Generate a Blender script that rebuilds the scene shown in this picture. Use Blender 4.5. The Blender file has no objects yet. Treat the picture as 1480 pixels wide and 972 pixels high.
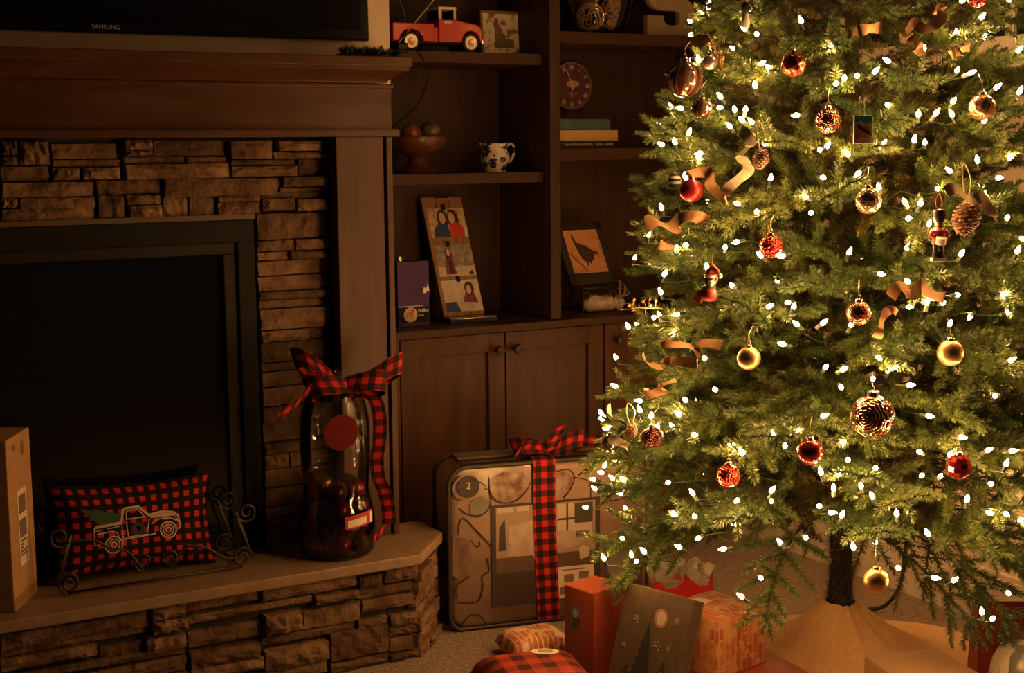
import bpy, bmesh, math, random
from mathutils import Vector, Matrix
rng = random.Random(11)
sc = bpy.context.scene
COL = sc.collection
PI = math.pi

# ------------------------------------------------------------------ camera, world, exposure
cam_data = bpy.data.cameras.new('camera')
cam = bpy.data.objects.new('camera', cam_data)
COL.objects.link(cam)
cam_data.lens = 50.0
cam_data.sensor_width = 36.0
cam_data.clip_start = 0.05
cam.matrix_world = Matrix(((0.872252, 0.071729, -0.483768, 0.0),
                           (-0.488969, 0.109178, -0.865442, 0.0),
                           (-0.009260, 0.991431, 0.130304, 1.3),
                           (0, 0, 0, 1)))
sc.camera = cam
world = bpy.data.worlds.new('world')
sc.world = world
world.use_nodes = True
wb = world.node_tree.nodes['Background']
wb.inputs[0].default_value = (1.0, 0.86, 0.78, 1)      # uniform warm ambient fill, added for room bounce and to lift the blacks
wb.inputs[1].default_value = 0.009
vs = sc.view_settings
vs.view_transform = 'Standard'
vs.look = 'None'
vs.exposure = 0.0
vs.gamma = 1.0
vs.use_curve_mapping = False
sc.cycles.use_denoising = True
sc.cycles.max_bounces = 7
sc.cycles.transparent_max_bounces = 12
sc.cycles.sample_clamp_indirect = 4.0
BULB_POWER = 340.0

# ------------------------------------------------------------------ helpers
def tag(o, label, cat, group=None, kind=None):
    o['label'] = label
    if cat: o['category'] = cat
    if group: o['group'] = group
    if kind: o['kind'] = kind
    return o

def empty(name, loc=(0, 0, 0), rz=0.0, label=None, cat=None, group=None):
    o = bpy.data.objects.new(name, None)
    o.empty_display_size = 0.05
    COL.objects.link(o)
    o.location = loc
    o.rotation_euler = (0, 0, rz)
    if label: tag(o, label, cat, group)
    return o

def structure(o, label=None):
    o['kind'] = 'structure'
    if label: o['label'] = label
    return o

class MB:
    """collects verts, faces, uvs, material slots; build() links ONE mesh object"""
    def __init__(self):
        self.v, self.f, self.m, self.uv = [], [], [], []
    def add(self, vs_, fs, mat=0, uvs=None, M=None):
        n = len(self.v)
        for p in vs_:
            p = Vector(p)
            self.v.append(M @ p if M is not None else p)
        for k, f in enumerate(fs):
            self.f.append([n + i for i in f])
            self.m.append(mat)
            self.uv.append([uvs[i] for i in f] if uvs is not None else None)
        return self
    def box(self, x0, x1, y0, y1, z0, z1, mat=0, M=None):
        v = [(x0, y0, z0), (x1, y0, z0), (x1, y1, z0), (x0, y1, z0), (x0, y0, z1), (x1, y0, z1), (x1, y1, z1), (x0, y1, z1)]
        return self.add(v, [(0, 3, 2, 1), (4, 5, 6, 7), (0, 1, 5, 4), (1, 2, 6, 5), (2, 3, 7, 6), (3, 0, 4, 7)], mat, None, M)
    def lathe(self, prof, n=24, M=None, mat=0, matf=None, a0=0.0, cap=True):
        vs_, fs, ms = [], [], []
        k = len(prof)
        for i in range(n):
            a = a0 + 2 * PI * i / n
            for r, z in prof:
                vs_.append((r * math.cos(a), r * math.sin(a), z))
        base = len(self.v)
        for p in vs_:
            p = Vector(p)
            self.v.append(M @ p if M is not None else p)
        for i in range(n):
            j = (i + 1) % n
            for q in range(k - 1):
                f = [i * k + q, j * k + q, j * k + q + 1, i * k + q + 1]
                self.f.append([base + x for x in f])
                self.m.append(matf(i, q) if matf else mat)
                self.uv.append([(i / n, q / k), ((i + 1) / n, q / k), ((i + 1) / n, (q + 1) / k), (i / n, (q + 1) / k)])
        if cap:
            if prof[0][0] > 1e-5:
                self.f.append([base + i * k for i in range(n)][::-1]); self.m.append(mat); self.uv.append(None)
            if prof[-1][0] > 1e-5:
                self.f.append([base + i * k + k - 1 for i in range(n)]); self.m.append(mat); self.uv.append(None)
        return self
    def tube(self, path, r, n=6, closed=False, mat=0, M=None, caps=True):
        path = [Vector(p) for p in path]
        L = len(path)
        rr = r if isinstance(r, (list, tuple)) else [r] * L
        base = len(self.v)
        prev = None
        for i, p in enumerate(path):
            a = path[i - 1] if (i > 0 or closed) else p
            b = path[(i + 1) % L] if (i < L - 1 or closed) else p
            t = (b - a)
            if t.length < 1e-9: t = Vector((0, 0, 1))
            t.normalize()
            if prev is None:
                u = t.orthogonal().normalized()
            else:
                u = prev - t * prev.dot(t)
                u = u.normalized() if u.length > 1e-6 else t.orthogonal().normalized()
            prev = u
            w = t.cross(u)
            for k in range(n):
                an = 2 * PI * k / n
                q = p + (u * math.cos(an) + w * math.sin(an)) * rr[i]
                self.v.append(M @ q if M is not None else q)
        for i in range(L if closed else L - 1):
            j = (i + 1) % L
            for k in range(n):
                k2 = (k + 1) % n
                self.f.append([base + i * n + k, base + i * n + k2, base + j * n + k2, base + j * n + k])
                self.m.append(mat); self.uv.append(None)
        if not closed and caps:
            self.f.append([base + k for k in range(n)][::-1]); self.m.append(mat); self.uv.append(None)
            self.f.append([base + (L - 1) * n + k for k in range(n)]); self.m.append(mat); self.uv.append(None)
        return self
    def prism(self, poly, z0, z1, mat=0, M=None):
        """poly in xy, extruded along z (concave polygons are fine)"""
        n = len(poly)
        v = [(x, y, z0) for x, y in poly] + [(x, y, z1) for x, y in poly]
        fs = [list(range(n))[::-1], list(range(n, 2 * n))] + [[i, (i + 1) % n, n + (i + 1) % n, n + i] for i in range(n)]
        return self.add(v, fs, mat, None, M)
    def strip(self, path, side, width, mat=0, M=None, thick=0.0, u0=0.0):
        """ribbon along path; side = list of unit side vectors or one vector; UV in metres"""
        path = [Vector(p) for p in path]
        vs_, uvs, s = [], [], u0
        for i, p in enumerate(path):
            if i: s += (p - path[i - 1]).length
            sd = Vector(side[i] if isinstance(side, list) else side)
            w = (width[i] if isinstance(width, list) else width) * 0.5
            vs_ += [p - sd * w, p + sd * w]
            uvs += [(s, -w), (s, w)]
        fs = [(2 * i, 2 * i + 1, 2 * i + 3, 2 * i + 2) for i in range(len(path) - 1)]
        return self.add(vs_, fs, mat, uvs, M)
    def ball(self, c, r, n=12, k=8, mat=0, sc_=(1, 1, 1), M=None):
        prof = [(r * math.sin(PI * i / k), -r * math.cos(PI * i / k)) for i in range(k + 1)]
        prof[0] = (0, -r); prof[-1] = (0, r)
        T = Matrix.Translation(c) @ Matrix.Diagonal((*sc_, 1))
        return self.lathe(prof, n, (M @ T) if M is not None else T, mat, cap=False)
    def build(self, name, mats, parent=None, smooth=False, bevel=0.0, seg=2, uvscale=1.0, fix=True, angle=35, weld=False):
        me = bpy.data.meshes.new(name)
        me.from_pydata([tuple(p) for p in self.v], [], self.f)
        if not isinstance(mats, (list, tuple)): mats = [mats]
        for m in mats: me.materials.append(m)
        me.polygons.foreach_set('material_index', self.m)
        ul = me.uv_layers.new(name='UVMap')
        for p, u in zip(me.polygons, self.uv):
            if u is not None:
                for li, q in zip(p.loop_indices, u): ul.data[li].uv = (q[0] * uvscale, q[1] * uvscale)
            else:
                nrm = p.normal
                ax = max(range(3), key=lambda i: abs(nrm[i]))
                a, b = [(1, 2), (0, 2), (0, 1)][ax]
                for li in p.loop_indices:
                    co = me.vertices[me.loops[li].vertex_index].co
                    ul.data[li].uv = (co[a] * uvscale, co[b] * uvscale)
        if fix or bevel or weld:
            bm = bmesh.new(); bm.from_mesh(me)
            if weld: bmesh.ops.remove_doubles(bm, verts=bm.verts, dist=1e-5)
            if fix: bmesh.ops.recalc_face_normals(bm, faces=bm.faces)
            if bevel:
                es = [e for e in bm.edges if len(e.link_faces) == 2 and e.calc_face_angle(0) > 0.5]
                bmesh.ops.bevel(bm, geom=es, offset=bevel, segments=seg, profile=0.6, affect='EDGES', clamp_overlap=True)
            bm.to_mesh(me); bm.free()
        if smooth:
            me.polygons.foreach_set('use_smooth', [True] * len(me.polygons))
            if smooth != 'all':
                me.set_sharp_from_angle(angle=math.radians(angle))
        me.update()
        o = bpy.data.objects.new(name, me)
        COL.objects.link(o)
        if parent is not None: o.parent = parent
        return o

def copy_obj(o, parent=None):
    c = o.copy(); COL.objects.link(c); c.parent = parent
    return c

def xf(loc=(0, 0, 0), rx=0, ry=0, rz=0, s=(1, 1, 1)):
    return Matrix.Translation(loc) @ Matrix.Rotation(rz, 4, 'Z') @ Matrix.Rotation(ry, 4, 'Y') @ Matrix.Rotation(rx, 4, 'X') @ Matrix.Diagonal((*s, 1))

UPRIGHT = Matrix.Rotation(PI / 2, 4, 'X')        # xy drawing -> xz plane, +z of the drawing -> -y (towards the room)

def catmull(pts, n=6):
    pts = [Vector(p) for p in pts]
    out = []
    for i in range(len(pts) - 1):
        p0, p1, p2, p3 = pts[max(i - 1, 0)], pts[i], pts[i + 1], pts[min(i + 2, len(pts) - 1)]
        for k in range(n):
            t = k / n
            out.append(0.5 * ((2 * p1) + (p2 - p0) * t + (2 * p0 - 5 * p1 + 4 * p2 - p3) * t * t + (3 * p1 - p0 - 3 * p2 + p3) * t ** 3))
    out.append(pts[-1])
    return out

def text_mb(s, size, align='CENTER'):
    """flat lettering as an MB in the xy plane"""
    cu = bpy.data.curves.new('lettering', 'FONT')
    cu.body = s; cu.size = size; cu.align_x = align; cu.align_y = 'CENTER'; cu.resolution_u = 3
    o = bpy.data.objects.new('lettering', cu)
    COL.objects.link(o)
    dg = bpy.context.evaluated_depsgraph_get()
    me = bpy.data.meshes.new_from_object(o.evaluated_get(dg))
    mb = MB()
    mb.add([v.co.copy() for v in me.vertices], [list(p.vertices) for p in me.polygons])
    bpy.data.objects.remove(o); bpy.data.curves.remove(cu); bpy.data.meshes.remove(me)
    return mb

def lettering(s, size, M, mat, parent, name='lettering', align='CENTER'):
    mb = text_mb(s, size, align)
    mb.v = [M @ p for p in mb.v]
    return mb.build(name, mat, parent, fix=False)

# ------------------------------------------------------------------ materials
def nodes_of(m):
    m.use_nodes = True
    nt = m.node_tree
    return nt, nt.nodes, nt.links, nt.nodes['Principled BSDF']

def mat(name, col, rough=0.6, metal=0.0, spec=0.4, col2=None, nscale=8.0, stretch=(1, 1, 1), bump=0.0, bscale=None, coat=0.0,
        rnd=0.0, tex='noise', coord='Object', world=False, detail=5.0, sheen=0.0, lo=0.35, hi=0.65, dist=0.004):
    m = bpy.data.materials.new(name)
    nt, N, L, b = nodes_of(m)
    b.inputs['Base Color'].default_value = (*col, 1)
    b.inputs['Roughness'].default_value = rough
    b.inputs['Metallic'].default_value = metal
    b.inputs['Specular IOR Level'].default_value = spec
    b.inputs['Coat Weight'].default_value = coat
    b.inputs['Coat Roughness'].default_value = 0.12
    if sheen:
        b.inputs['Sheen Weight'].default_value = sheen
        b.inputs['Sheen Roughness'].default_value = 0.4
    if col2 is not None or bump:
        tc = N.new('ShaderNodeTexCoord'); mp = N.new('ShaderNodeMapping')
        mp.inputs['Scale'].default_value = stretch
        if world:
            L.new(N.new('ShaderNodeNewGeometry').outputs['Position'], mp.inputs['Vector'])
        else:
            L.new(tc.outputs[coord], mp.inputs['Vector'])
    src = None
    if col2 is not None:
        if tex == 'noise':
            t = N.new('ShaderNodeTexNoise'); t.inputs['Scale'].default_value = nscale; t.inputs['Detail'].default_value = detail
            out = t.outputs['Fac']
        else:
            t = N.new('ShaderNodeTexVoronoi'); t.inputs['Scale'].default_value = nscale
            out = t.outputs['Distance']
        L.new(mp.outputs['Vector'], t.inputs['Vector'])
        cr = N.new('ShaderNodeValToRGB')
        cr.color_ramp.elements[0].position = lo; cr.color_ramp.elements[0].color = (*col, 1)
        cr.color_ramp.elements[1].position = hi; cr.color_ramp.elements[1].color = (*col2, 1)
        L.new(out, cr.inputs['Fac'])
        src = cr.outputs['Color']
    if rnd:
        oi = N.new('ShaderNodeObjectInfo'); hs = N.new('ShaderNodeHueSaturation')
        mr = N.new('ShaderNodeMapRange'); mr.inputs['To Min'].default_value = 1 - rnd; mr.inputs['To Max'].default_value = 1 + rnd
        L.new(oi.outputs['Random'], mr.inputs['Value']); L.new(mr.outputs['Result'], hs.inputs['Value'])
        if src is not None: L.new(src, hs.inputs['Color'])
        else: hs.inputs['Color'].default_value = (*col, 1)
        src = hs.outputs['Color']
    if src is not None: L.new(src, b.inputs['Base Color'])
    if bump:
        tb = N.new('ShaderNodeTexNoise') if tex == 'noise' else N.new('ShaderNodeTexVoronoi')
        tb.inputs['Scale'].default_value = bscale or nscale
        if tex == 'noise': tb.inputs['Detail'].default_value = 6
        L.new(mp.outputs['Vector'], tb.inputs['Vector'])
        bp = N.new('ShaderNodeBump'); bp.inputs['Strength'].default_value = bump; bp.inputs['Distance'].default_value = dist
        L.new(tb.outputs['Fac' if tex == 'noise' else 'Distance'], bp.inputs['Height'])
        L.new(bp.outputs['Normal'], b.inputs['Normal'])
    return m

def plaid(name, c0, c1, c2, period, rough=0.8, swap=False):
    """buffalo check from UVs in metres"""
    m = bpy.data.materials.new(name)
    nt, N, L, b = nodes_of(m)
    b.inputs['Roughness'].default_value = rough
    b.inputs['Specular IOR Level'].default_value = 0.2
    tc = N.new('ShaderNodeTexCoord'); sp = N.new('ShaderNodeSeparateXYZ')
    L.new(tc.outputs['UV'], sp.inputs[0])
    outs = []
    for ax in (0, 1):
        a = N.new('ShaderNodeMath'); a.operation = 'MULTIPLY_ADD'; a.inputs[1].default_value = 1 / period; a.inputs[2].default_value = 50.25
        L.new(sp.outputs[ax], a.inputs[0])
        fr = N.new('ShaderNodeMath'); fr.operation = 'FRACT'; L.new(a.outputs[0], fr.inputs[0])
        g = N.new('ShaderNodeMath'); g.operation = 'GREATER_THAN'; g.inputs[1].default_value = 0.5; L.new(fr.outputs[0], g.inputs[0])
        h = N.new('ShaderNodeMath'); h.operation = 'MULTIPLY'; h.inputs[1].default_value = 0.5; L.new(g.outputs[0], h.inputs[0])
        outs.append(h)
    s = N.new('ShaderNodeMath'); s.operation = 'ADD'
    L.new(outs[0].outputs[0], s.inputs[0]); L.new(outs[1].outputs[0], s.inputs[1])
    cr = N.new('ShaderNodeValToRGB'); cr.color_ramp.interpolation = 'CONSTANT'
    e = cr.color_ramp.elements
    e[0].position = 0; e[0].color = (*c0, 1)
    e[1].position = 0.4; e[1].color = (*c1, 1)
    x = e.new(0.9); x.color = (*c2, 1)
    L.new(s.outputs[0], cr.inputs['Fac']); L.new(cr.outputs['Color'], b.inputs['Base Color'])
    return m

def brick_paper(name, a, b_, mortar, scale, rough=0.55):
    m = bpy.data.materials.new(name)
    nt, N, L, b = nodes_of(m)
    b.inputs['Roughness'].default_value = rough
    b.inputs['Specular IOR Level'].default_value = 0.35
    tc = N.new('ShaderNodeTexCoord'); t = N.new('ShaderNodeTexBrick'); mp = N.new('ShaderNodeMapping')
    mp.inputs['Rotation'].default_value = (0, 0, PI / 2)
    L.new(tc.outputs['UV'], mp.inputs[0]); L.new(mp.outputs[0], t.inputs['Vector'])
    t.inputs['Color1'].default_value = (*a, 1); t.inputs['Color2'].default_value = (*b_, 1); t.inputs['Mortar'].default_value = (*mortar, 1)
    t.inputs['Scale'].default_value = scale; t.inputs['Mortar Size'].default_value = 0.03; t.inputs['Bias'].default_value = 0.1
    t.inputs['Brick Width'].default_value = 0.9; t.inputs['Row Height'].default_value = 0.3
    n = N.new('ShaderNodeTexNoise'); n.inputs['Scale'].default_value = 26
    L.new(tc.outputs['UV'], n.inputs['Vector'])
    mx = N.new('ShaderNodeMix'); mx.data_type = 'RGBA'
    st = N.new('ShaderNodeMapRange'); st.inputs['From Min'].default_value = 0.5; st.inputs['From Max'].default_value = 0.56
    L.new(n.outputs['Fac'], st.inputs['Value']); L.new(st.outputs['Result'], mx.inputs['Factor'])
    L.new(t.outputs['Color'], mx.inputs['A']); mx.inputs['B'].default_value = (*mortar, 1)
    L.new(mx.outputs['Result'], b.inputs['Base Color'])
    return m

def film(name, tint=(1, 1, 1), rough=0.05, base=0.05):
    """thin clear glass or vinyl: mirror-like at grazing angles, see-through otherwise"""
    m = bpy.data.materials.new(name)
    nt, N, L, b = nodes_of(m)
    N.remove(b)
    out = [n for n in N if n.type == 'OUTPUT_MATERIAL'][0]
    tr = N.new('ShaderNodeBsdfTransparent'); tr.inputs[0].default_value = (*tint, 1)
    gl = N.new('ShaderNodeBsdfGlossy'); gl.inputs['Roughness'].default_value = rough
    lw = N.new('ShaderNodeFresnel'); lw.inputs['IOR'].default_value = 1.45
    ad = N.new('ShaderNodeMath'); ad.operation = 'ADD'; ad.inputs[1].default_value = base; ad.use_clamp = True
    mx = N.new('ShaderNodeMixShader')
    L.new(lw.outputs[0], ad.inputs[0]); L.new(ad.outputs[0], mx.inputs[0])
    L.new(tr.outputs[0], mx.inputs[1]); L.new(gl.outputs[0], mx.inputs[2]); L.new(mx.outputs[0], out.inputs[0])
    return m

def emit(name, col, strength):
    m = bpy.data.materials.new(name)
    nt, N, L, b = nodes_of(m)
    N.remove(b)
    out = [n for n in N if n.type == 'OUTPUT_MATERIAL'][0]
    e = N.new('ShaderNodeEmission'); e.inputs[0].default_value = (*col, 1); e.inputs[1].default_value = strength
    L.new(e.outputs[0], out.inputs[0])
    return m

WOODX = mat('dark_stained_wood_along', (0.055, 0.021, 0.009), 0.40, spec=0.22, col2=(0.085, 0.035, 0.016), nscale=3, stretch=(1.2, 9, 9), bump=0.08, bscale=9)
WOODZ = mat('dark_stained_wood_upright', (0.055, 0.021, 0.009), 0.40, spec=0.22, col2=(0.085, 0.035, 0.016), nscale=3, stretch=(9, 9, 1.2), bump=0.08, bscale=9)
STONE = mat('ledge_stone', (0.085, 0.046, 0.026), 0.9, spec=0.2, col2=(0.20, 0.12, 0.07), nscale=14, bump=0.9, bscale=38, rnd=0.35, dist=0.014, world=True)
MORTAR = mat('dark_mortar', (0.03, 0.024, 0.02), 0.95, bump=0.4, bscale=60)
SLAB = mat('smooth_tan_stone', (0.23, 0.145, 0.085), 0.55, col2=(0.28, 0.18, 0.11), nscale=30, bump=0.06, bscale=120)
PAINT = mat('beige_wall_paint', (0.62, 0.49, 0.36), 0.85, bump=0.05, bscale=160)
TRIMW = mat('cream_trim_paint', (0.68, 0.58, 0.46), 0.45)
CARPET = mat('brown_carpet', (0.20, 0.135, 0.09), 0.97, spec=0.1, col2=(0.33, 0.235, 0.16), nscale=70, bump=0.9, bscale=130, sheen=0.15, dist=0.012)
BLACKG = mat('glossy_black', (0.008, 0.008, 0.009), 0.12, spec=0.6)
SCREEN = mat('dark_screen', (0.006, 0.006, 0.0075), 0.09, spec=0.5)
BLACKM = mat('matte_black', (0.010, 0.009, 0.009), 0.6, spec=0.15)
IRON = mat('dark_bronze_iron', (0.06, 0.042, 0.03), 0.5, metal=0.7)
WHITE = mat('white_print', (0.75, 0.7, 0.62), 0.7)
CREAM = mat('cream_paper', (0.66, 0.55, 0.42), 0.75)
GREYW = mat('grey_white', (0.5, 0.47, 0.43), 0.7)
CARD = mat('cardboard', (0.36, 0.2, 0.095), 0.85, col2=(0.42, 0.24, 0.12), nscale=40)
CHROME = mat('silver_metal', (0.75, 0.7, 0.62), 0.2, metal=1.0)
GOLDC = mat('gold_cap', (0.75, 0.5, 0.2), 0.25, metal=1.0)
REDPLAID = plaid('red_black_check', (0.50, 0.026, 0.018), (0.12, 0.009, 0.008), (0.012, 0.010, 0.010), 0.034)
GLASS = film('clear_glass', (0.93, 0.92, 0.9), 0.03, 0.03)
VINYL = film('clear_vinyl', (0.96, 0.95, 0.93), 0.16, 0.01)

# ------------------------------------------------------------------ room shell
structure(MB().box(-2.2, 3.1, -1.2, 4.2, -0.06, 0.0).build('floor', CARPET), 'brown carpet floor')
structure(MB().box(-2.2, 3.1, 4.1, 4.2, 0.0, 2.7).build('wall_back', PAINT), 'beige back wall behind the bookcase')
structure(MB().box(2.98, 3.1, -1.2, 4.1, 0.0, 2.7).build('wall_right', PAINT), 'beige side wall behind the tree')
structure(MB().box(0.066, 1.594, 3.5, 4.1, 0.0, 2.7).build('wall_fireplace', PAINT), 'beige chimney breast')
bb = MB()
bb.box(2.966, 2.98, -1.2, 3.72, 0.0, 0.135)
bb.box(2.970, 2.98, -1.2, 3.72, 0.135, 0.15)
structure(bb.build('baseboard_right', TRIMW, bevel=0.002), 'cream baseboard')
# night window on the side wall, glimpsed through the upper branches
w = structure(MB().box(2.962, 2.979, 2.30, 3.26, 1.58, 2.5).build('window_1', BLACKG), 'dark window pane in the side wall')
NIGHT = mat('night_glass', (0.012, 0.016, 0.022), 0.06, spec=0.6)
w.data.materials[0] = NIGHT
for y0, y1, z0, z1 in ((2.22, 2.30, 1.5, 2.58), (3.26, 3.34, 1.5, 2.58), (2.30, 3.26, 1.5, 1.58), (2.30, 3.26, 2.5, 2.58), (2.985, 3.03, 1.58, 2.5), (2.62, 2.65, 1.58, 2.5)):
    MB().box(2.952, 2.98, y0, y1, z0, z1).build('window_frame', TRIMW, w, bevel=0.003)

# ------------------------------------------------------------------ stones
def stone_mesh(k):
    r = random.Random(100 + k)
    nx, nz = 7, 4
    mb = MB()
    vs_ = []
    for j in range(nz):
        for i in range(nx):
            x = -0.5 + i / (nx - 1); z = -0.5 + j / (nz - 1)
            edge = i in (0, nx - 1) or j in (0, nz - 1)
            y = -0.5 + (r.uniform(0.12, 0.3) if edge else r.uniform(-0.08, 0.16))
            if 0 < i < nx - 1: x += r.uniform(-0.04, 0.04)
            if j in (0, nz - 1): z *= r.uniform(0.90, 1.0)
            if i in (0, nx - 1): x *= r.uniform(0.97, 1.0)
            vs_.append((x, y, z))
    fs = []
    for j in range(nz - 1):
        for i in range(nx - 1):
            a = j * nx + i
            fs.append((a, a + 1, a + nx + 1, a + nx))
    n0 = len(vs_)
    ring = [i for i in range(nx)] + [j * nx + nx - 1 for j in range(1, nz)] + [(nz - 1) * nx + i for i in range(nx - 2, -1, -1)] + [j * nx for j in range(nz - 2, 0, -1)]
    for q in ring: vs_.append((vs_[q][0], 0.5, vs_[q][2]))
    m = len(ring)
    for i in range(m):
        fs.append((ring[(i + 1) % m], ring[i], n0 + i, n0 + (i + 1) % m))
    mb.add(vs_, fs)
    o = mb.build('stone', STONE)
    me = o.data
    bpy.data.objects.remove(o)
    return me
STONES = [stone_mesh(k) for k in range(10)]
def stone(parent, c, size, rz=0.0, name='stone'):
    o = bpy.data.objects.new(name, rng.choice(STONES))
    COL.objects.link(o)
    o.parent = parent
    o.location = c
    o.scale = size if rng.random() < 0.5 else (-size[0], size[1], size[2])
    o.rotation_euler = (0, rng.uniform(-0.006, 0.006), rz)
    return o

SURR = [(0.588,0.625,1.295,1.331),(0.628,0.696,1.272,1.33),(0.586,0.624,1.273,1.294),(0.702,0.856,1.286,1.324),(0.703,0.863,1.268,1.286),(0.872,0.939,1.307,1.332),
    (0.943,1.125,1.29,1.33),(0.871,0.94,1.292,1.307),(1.131,1.241,1.281,1.329),(1.257,1.377,1.3,1.328),(1.245,1.393,1.281,1.3),(0.585,0.697,1.236,1.272),(0.701,0.766,1.236,1.268),
    (0.77,0.859,1.237,1.268),(0.87,1.021,1.274,1.291),(1.025,1.126,1.273,1.289),(0.87,1.129,1.235,1.274),(1.134,1.306,1.265,1.281),(1.133,1.311,1.237,1.265),
    (1.315,1.391,1.238,1.281),(0.583,0.794,1.198,1.235),(0.802,0.957,1.2,1.237),(0.962,1.257,1.189,1.237),(1.267,1.391,1.21,1.237),(1.26,1.39,1.197,1.21),(0.581,0.619,1.175,1.2),
    (0.622,0.797,1.171,1.199),(0.58,0.796,1.138,1.175),(0.801,0.864,1.145,1.201),(0.869,0.953,1.175,1.2),(0.876,0.956,1.144,1.175),(0.96,1.022,1.144,1.194),
    (1.025,1.089,1.144,1.192),(1.095,1.206,1.175,1.192),(1.094,1.205,1.144,1.177),(1.21,1.39,1.18,1.199),(1.21,1.299,1.15,1.183),(1.303,1.389,1.147,1.18)]
HEARTH = [(0.487,0.82,0.206,0.244),(0.824,0.907,0.218,0.255),(0.911,1.091,0.22,0.255),(1.095,1.345,0.217,0.254),(1.349,1.414,0.205,0.24),(1.419,1.521,0.212,0.253),
    (0.486,0.822,0.188,0.212),(0.825,0.911,0.184,0.216),(0.911,1.229,0.192,0.213),(1.229,1.348,0.187,0.21),(1.352,1.52,0.177,0.205),(0.484,0.7,0.158,0.187),
    (0.703,0.806,0.135,0.173),(0.81,0.906,0.14,0.175),(0.909,1.095,0.13,0.172),(1.098,1.197,0.131,0.184),(1.201,1.356,0.126,0.177),(1.356,1.529,0.142,0.175),
    (0.483,0.906,0.126,0.148),(0.91,1.086,0.082,0.123),(1.091,1.342,0.102,0.125),(1.346,1.429,0.101,0.126),(1.432,1.528,0.092,0.125),(0.908,1.093,0.053,0.084),
    (1.094,1.264,0.042,0.093),(1.268,1.429,0.031,0.106),(1.431,1.527,0.066,0.091),(1.432,1.527,0.021,0.063),(1.092,1.262,0.013,0.04),(1.266,1.427,-0.009,0.028),
    (1.43,1.526,-0.006,0.019),(0.481,0.905,0.085,0.122),(0.907,1.262,0.01,0.042)]

# fireplace surround of ledge stones
sur = empty('stone_surround', (0, 0, 0), label='stacked ledge stone fireplace surround under the dark wooden mantel', cat='fireplace surround')
core = MB()
core.box(0.267, 1.393, 3.478, 3.499, 1.14, 1.336); core.box(1.19, 1.393, 3.478, 3.499, 0.281, 1.14); core.box(0.267, 0.47, 3.478, 3.499, 0.281, 1.14)
core.build('mortar_bed', MORTAR, sur)
def fit_stone(parent, x0, x1, z0, z1, yf, back, proud):
    y0 = yf - proud
    stone(parent, ((x0 + x1) / 2, (y0 + back) / 2, (z0 + z1) / 2), (x1 - x0 - 0.003, back - y0, z1 - z0 - 0.002))
SEEN = list(SURR)
for (x0, x1, z0, z1) in SURR:                                     # the far end repeats the near one, mirrored
    m0, m1 = 1.66 - x1, 1.66 - x0
    if m0 < 0.56: SEEN.append((max(m0, 0.269), min(m1, 0.579), z0, z1))
for (x0, x1, z0, z1) in SEEN:
    fit_stone(sur, x0, x1, z0, z1, 3.462, 3.479, rng.choice((0.0, 0.006, 0.012, 0.02, 0.024)))
def stone_column(parent, xa, xb, za, zb):
    z = za
    while z < zb - 0.008:
        h = min(rng.choice((0.022, 0.03, 0.04, 0.05, 0.055)), zb - z)
        if zb - z - h < 0.015: h = zb - z
        if rng.random() < 0.45: xs = [xa, xa + (xb - xa) * rng.uniform(0.3, 0.7), xb]
        else: xs = [xa, xb]
        for a, b in zip(xs[:-1], xs[1:]):
            fit_stone(parent, a, b, z, z + h, 3.462, 3.479, rng.choice((0.0, 0.006, 0.014, 0.022)))
        z += h
stone_column(sur, 1.196, 1.390, 0.282, 1.146)
stone_column(sur, 0.270, 0.464, 0.282, 1.146)

# raised hearth
hearth = empty('raised_hearth', (0, 0, 0), label='raised fireplace hearth of stacked stones with smooth tan slab top', cat='hearth')
slab_poly = [(0.15, 3.19), (1.51, 3.19), (1.652, 3.35), (1.652, 3.499), (0.008, 3.499), (0.008, 3.35)]
MB().prism(slab_poly, 0.252, 0.28).build('slab', SLAB, hearth, bevel=0.004)
core_poly = [(0.165, 3.236), (1.50, 3.236), (1.615, 3.365), (1.615, 3.499), (0.045, 3.499), (0.045, 3.365)]
MB().prism(core_poly, 0.0, 0.252).build('mortar_bed', MORTAR, hearth)
HS = []
for (x0, x1, z0, z1) in HEARTH: HS.append((x0, min(x1, 1.512), max(z0, 0.003), min(z1, 0.251)))
HS += [(0.484, 0.70, 0.05, 0.084), (0.70, 0.905, 0.045, 0.084), (0.484, 0.76, 0.003, 0.048), (0.76, 0.905, 0.003, 0.044)]
for (x0, x1, z0, z1) in list(HS):
    m0, m1 = 1.66 - x1, 1.66 - x0
    if m1 < 0.50: HS.append((max(m0, 0.16), min(m1, 0.482), z0, z1))
for (x0, x1, z0, z1) in HS:
    if z1 - z0 > 0.008:
        fit_stone(hearth, x0, x1, z0, z1, 3.214, 3.237, rng.choice((0.0, 0.008, 0.014, 0.02, -0.006)))
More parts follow.
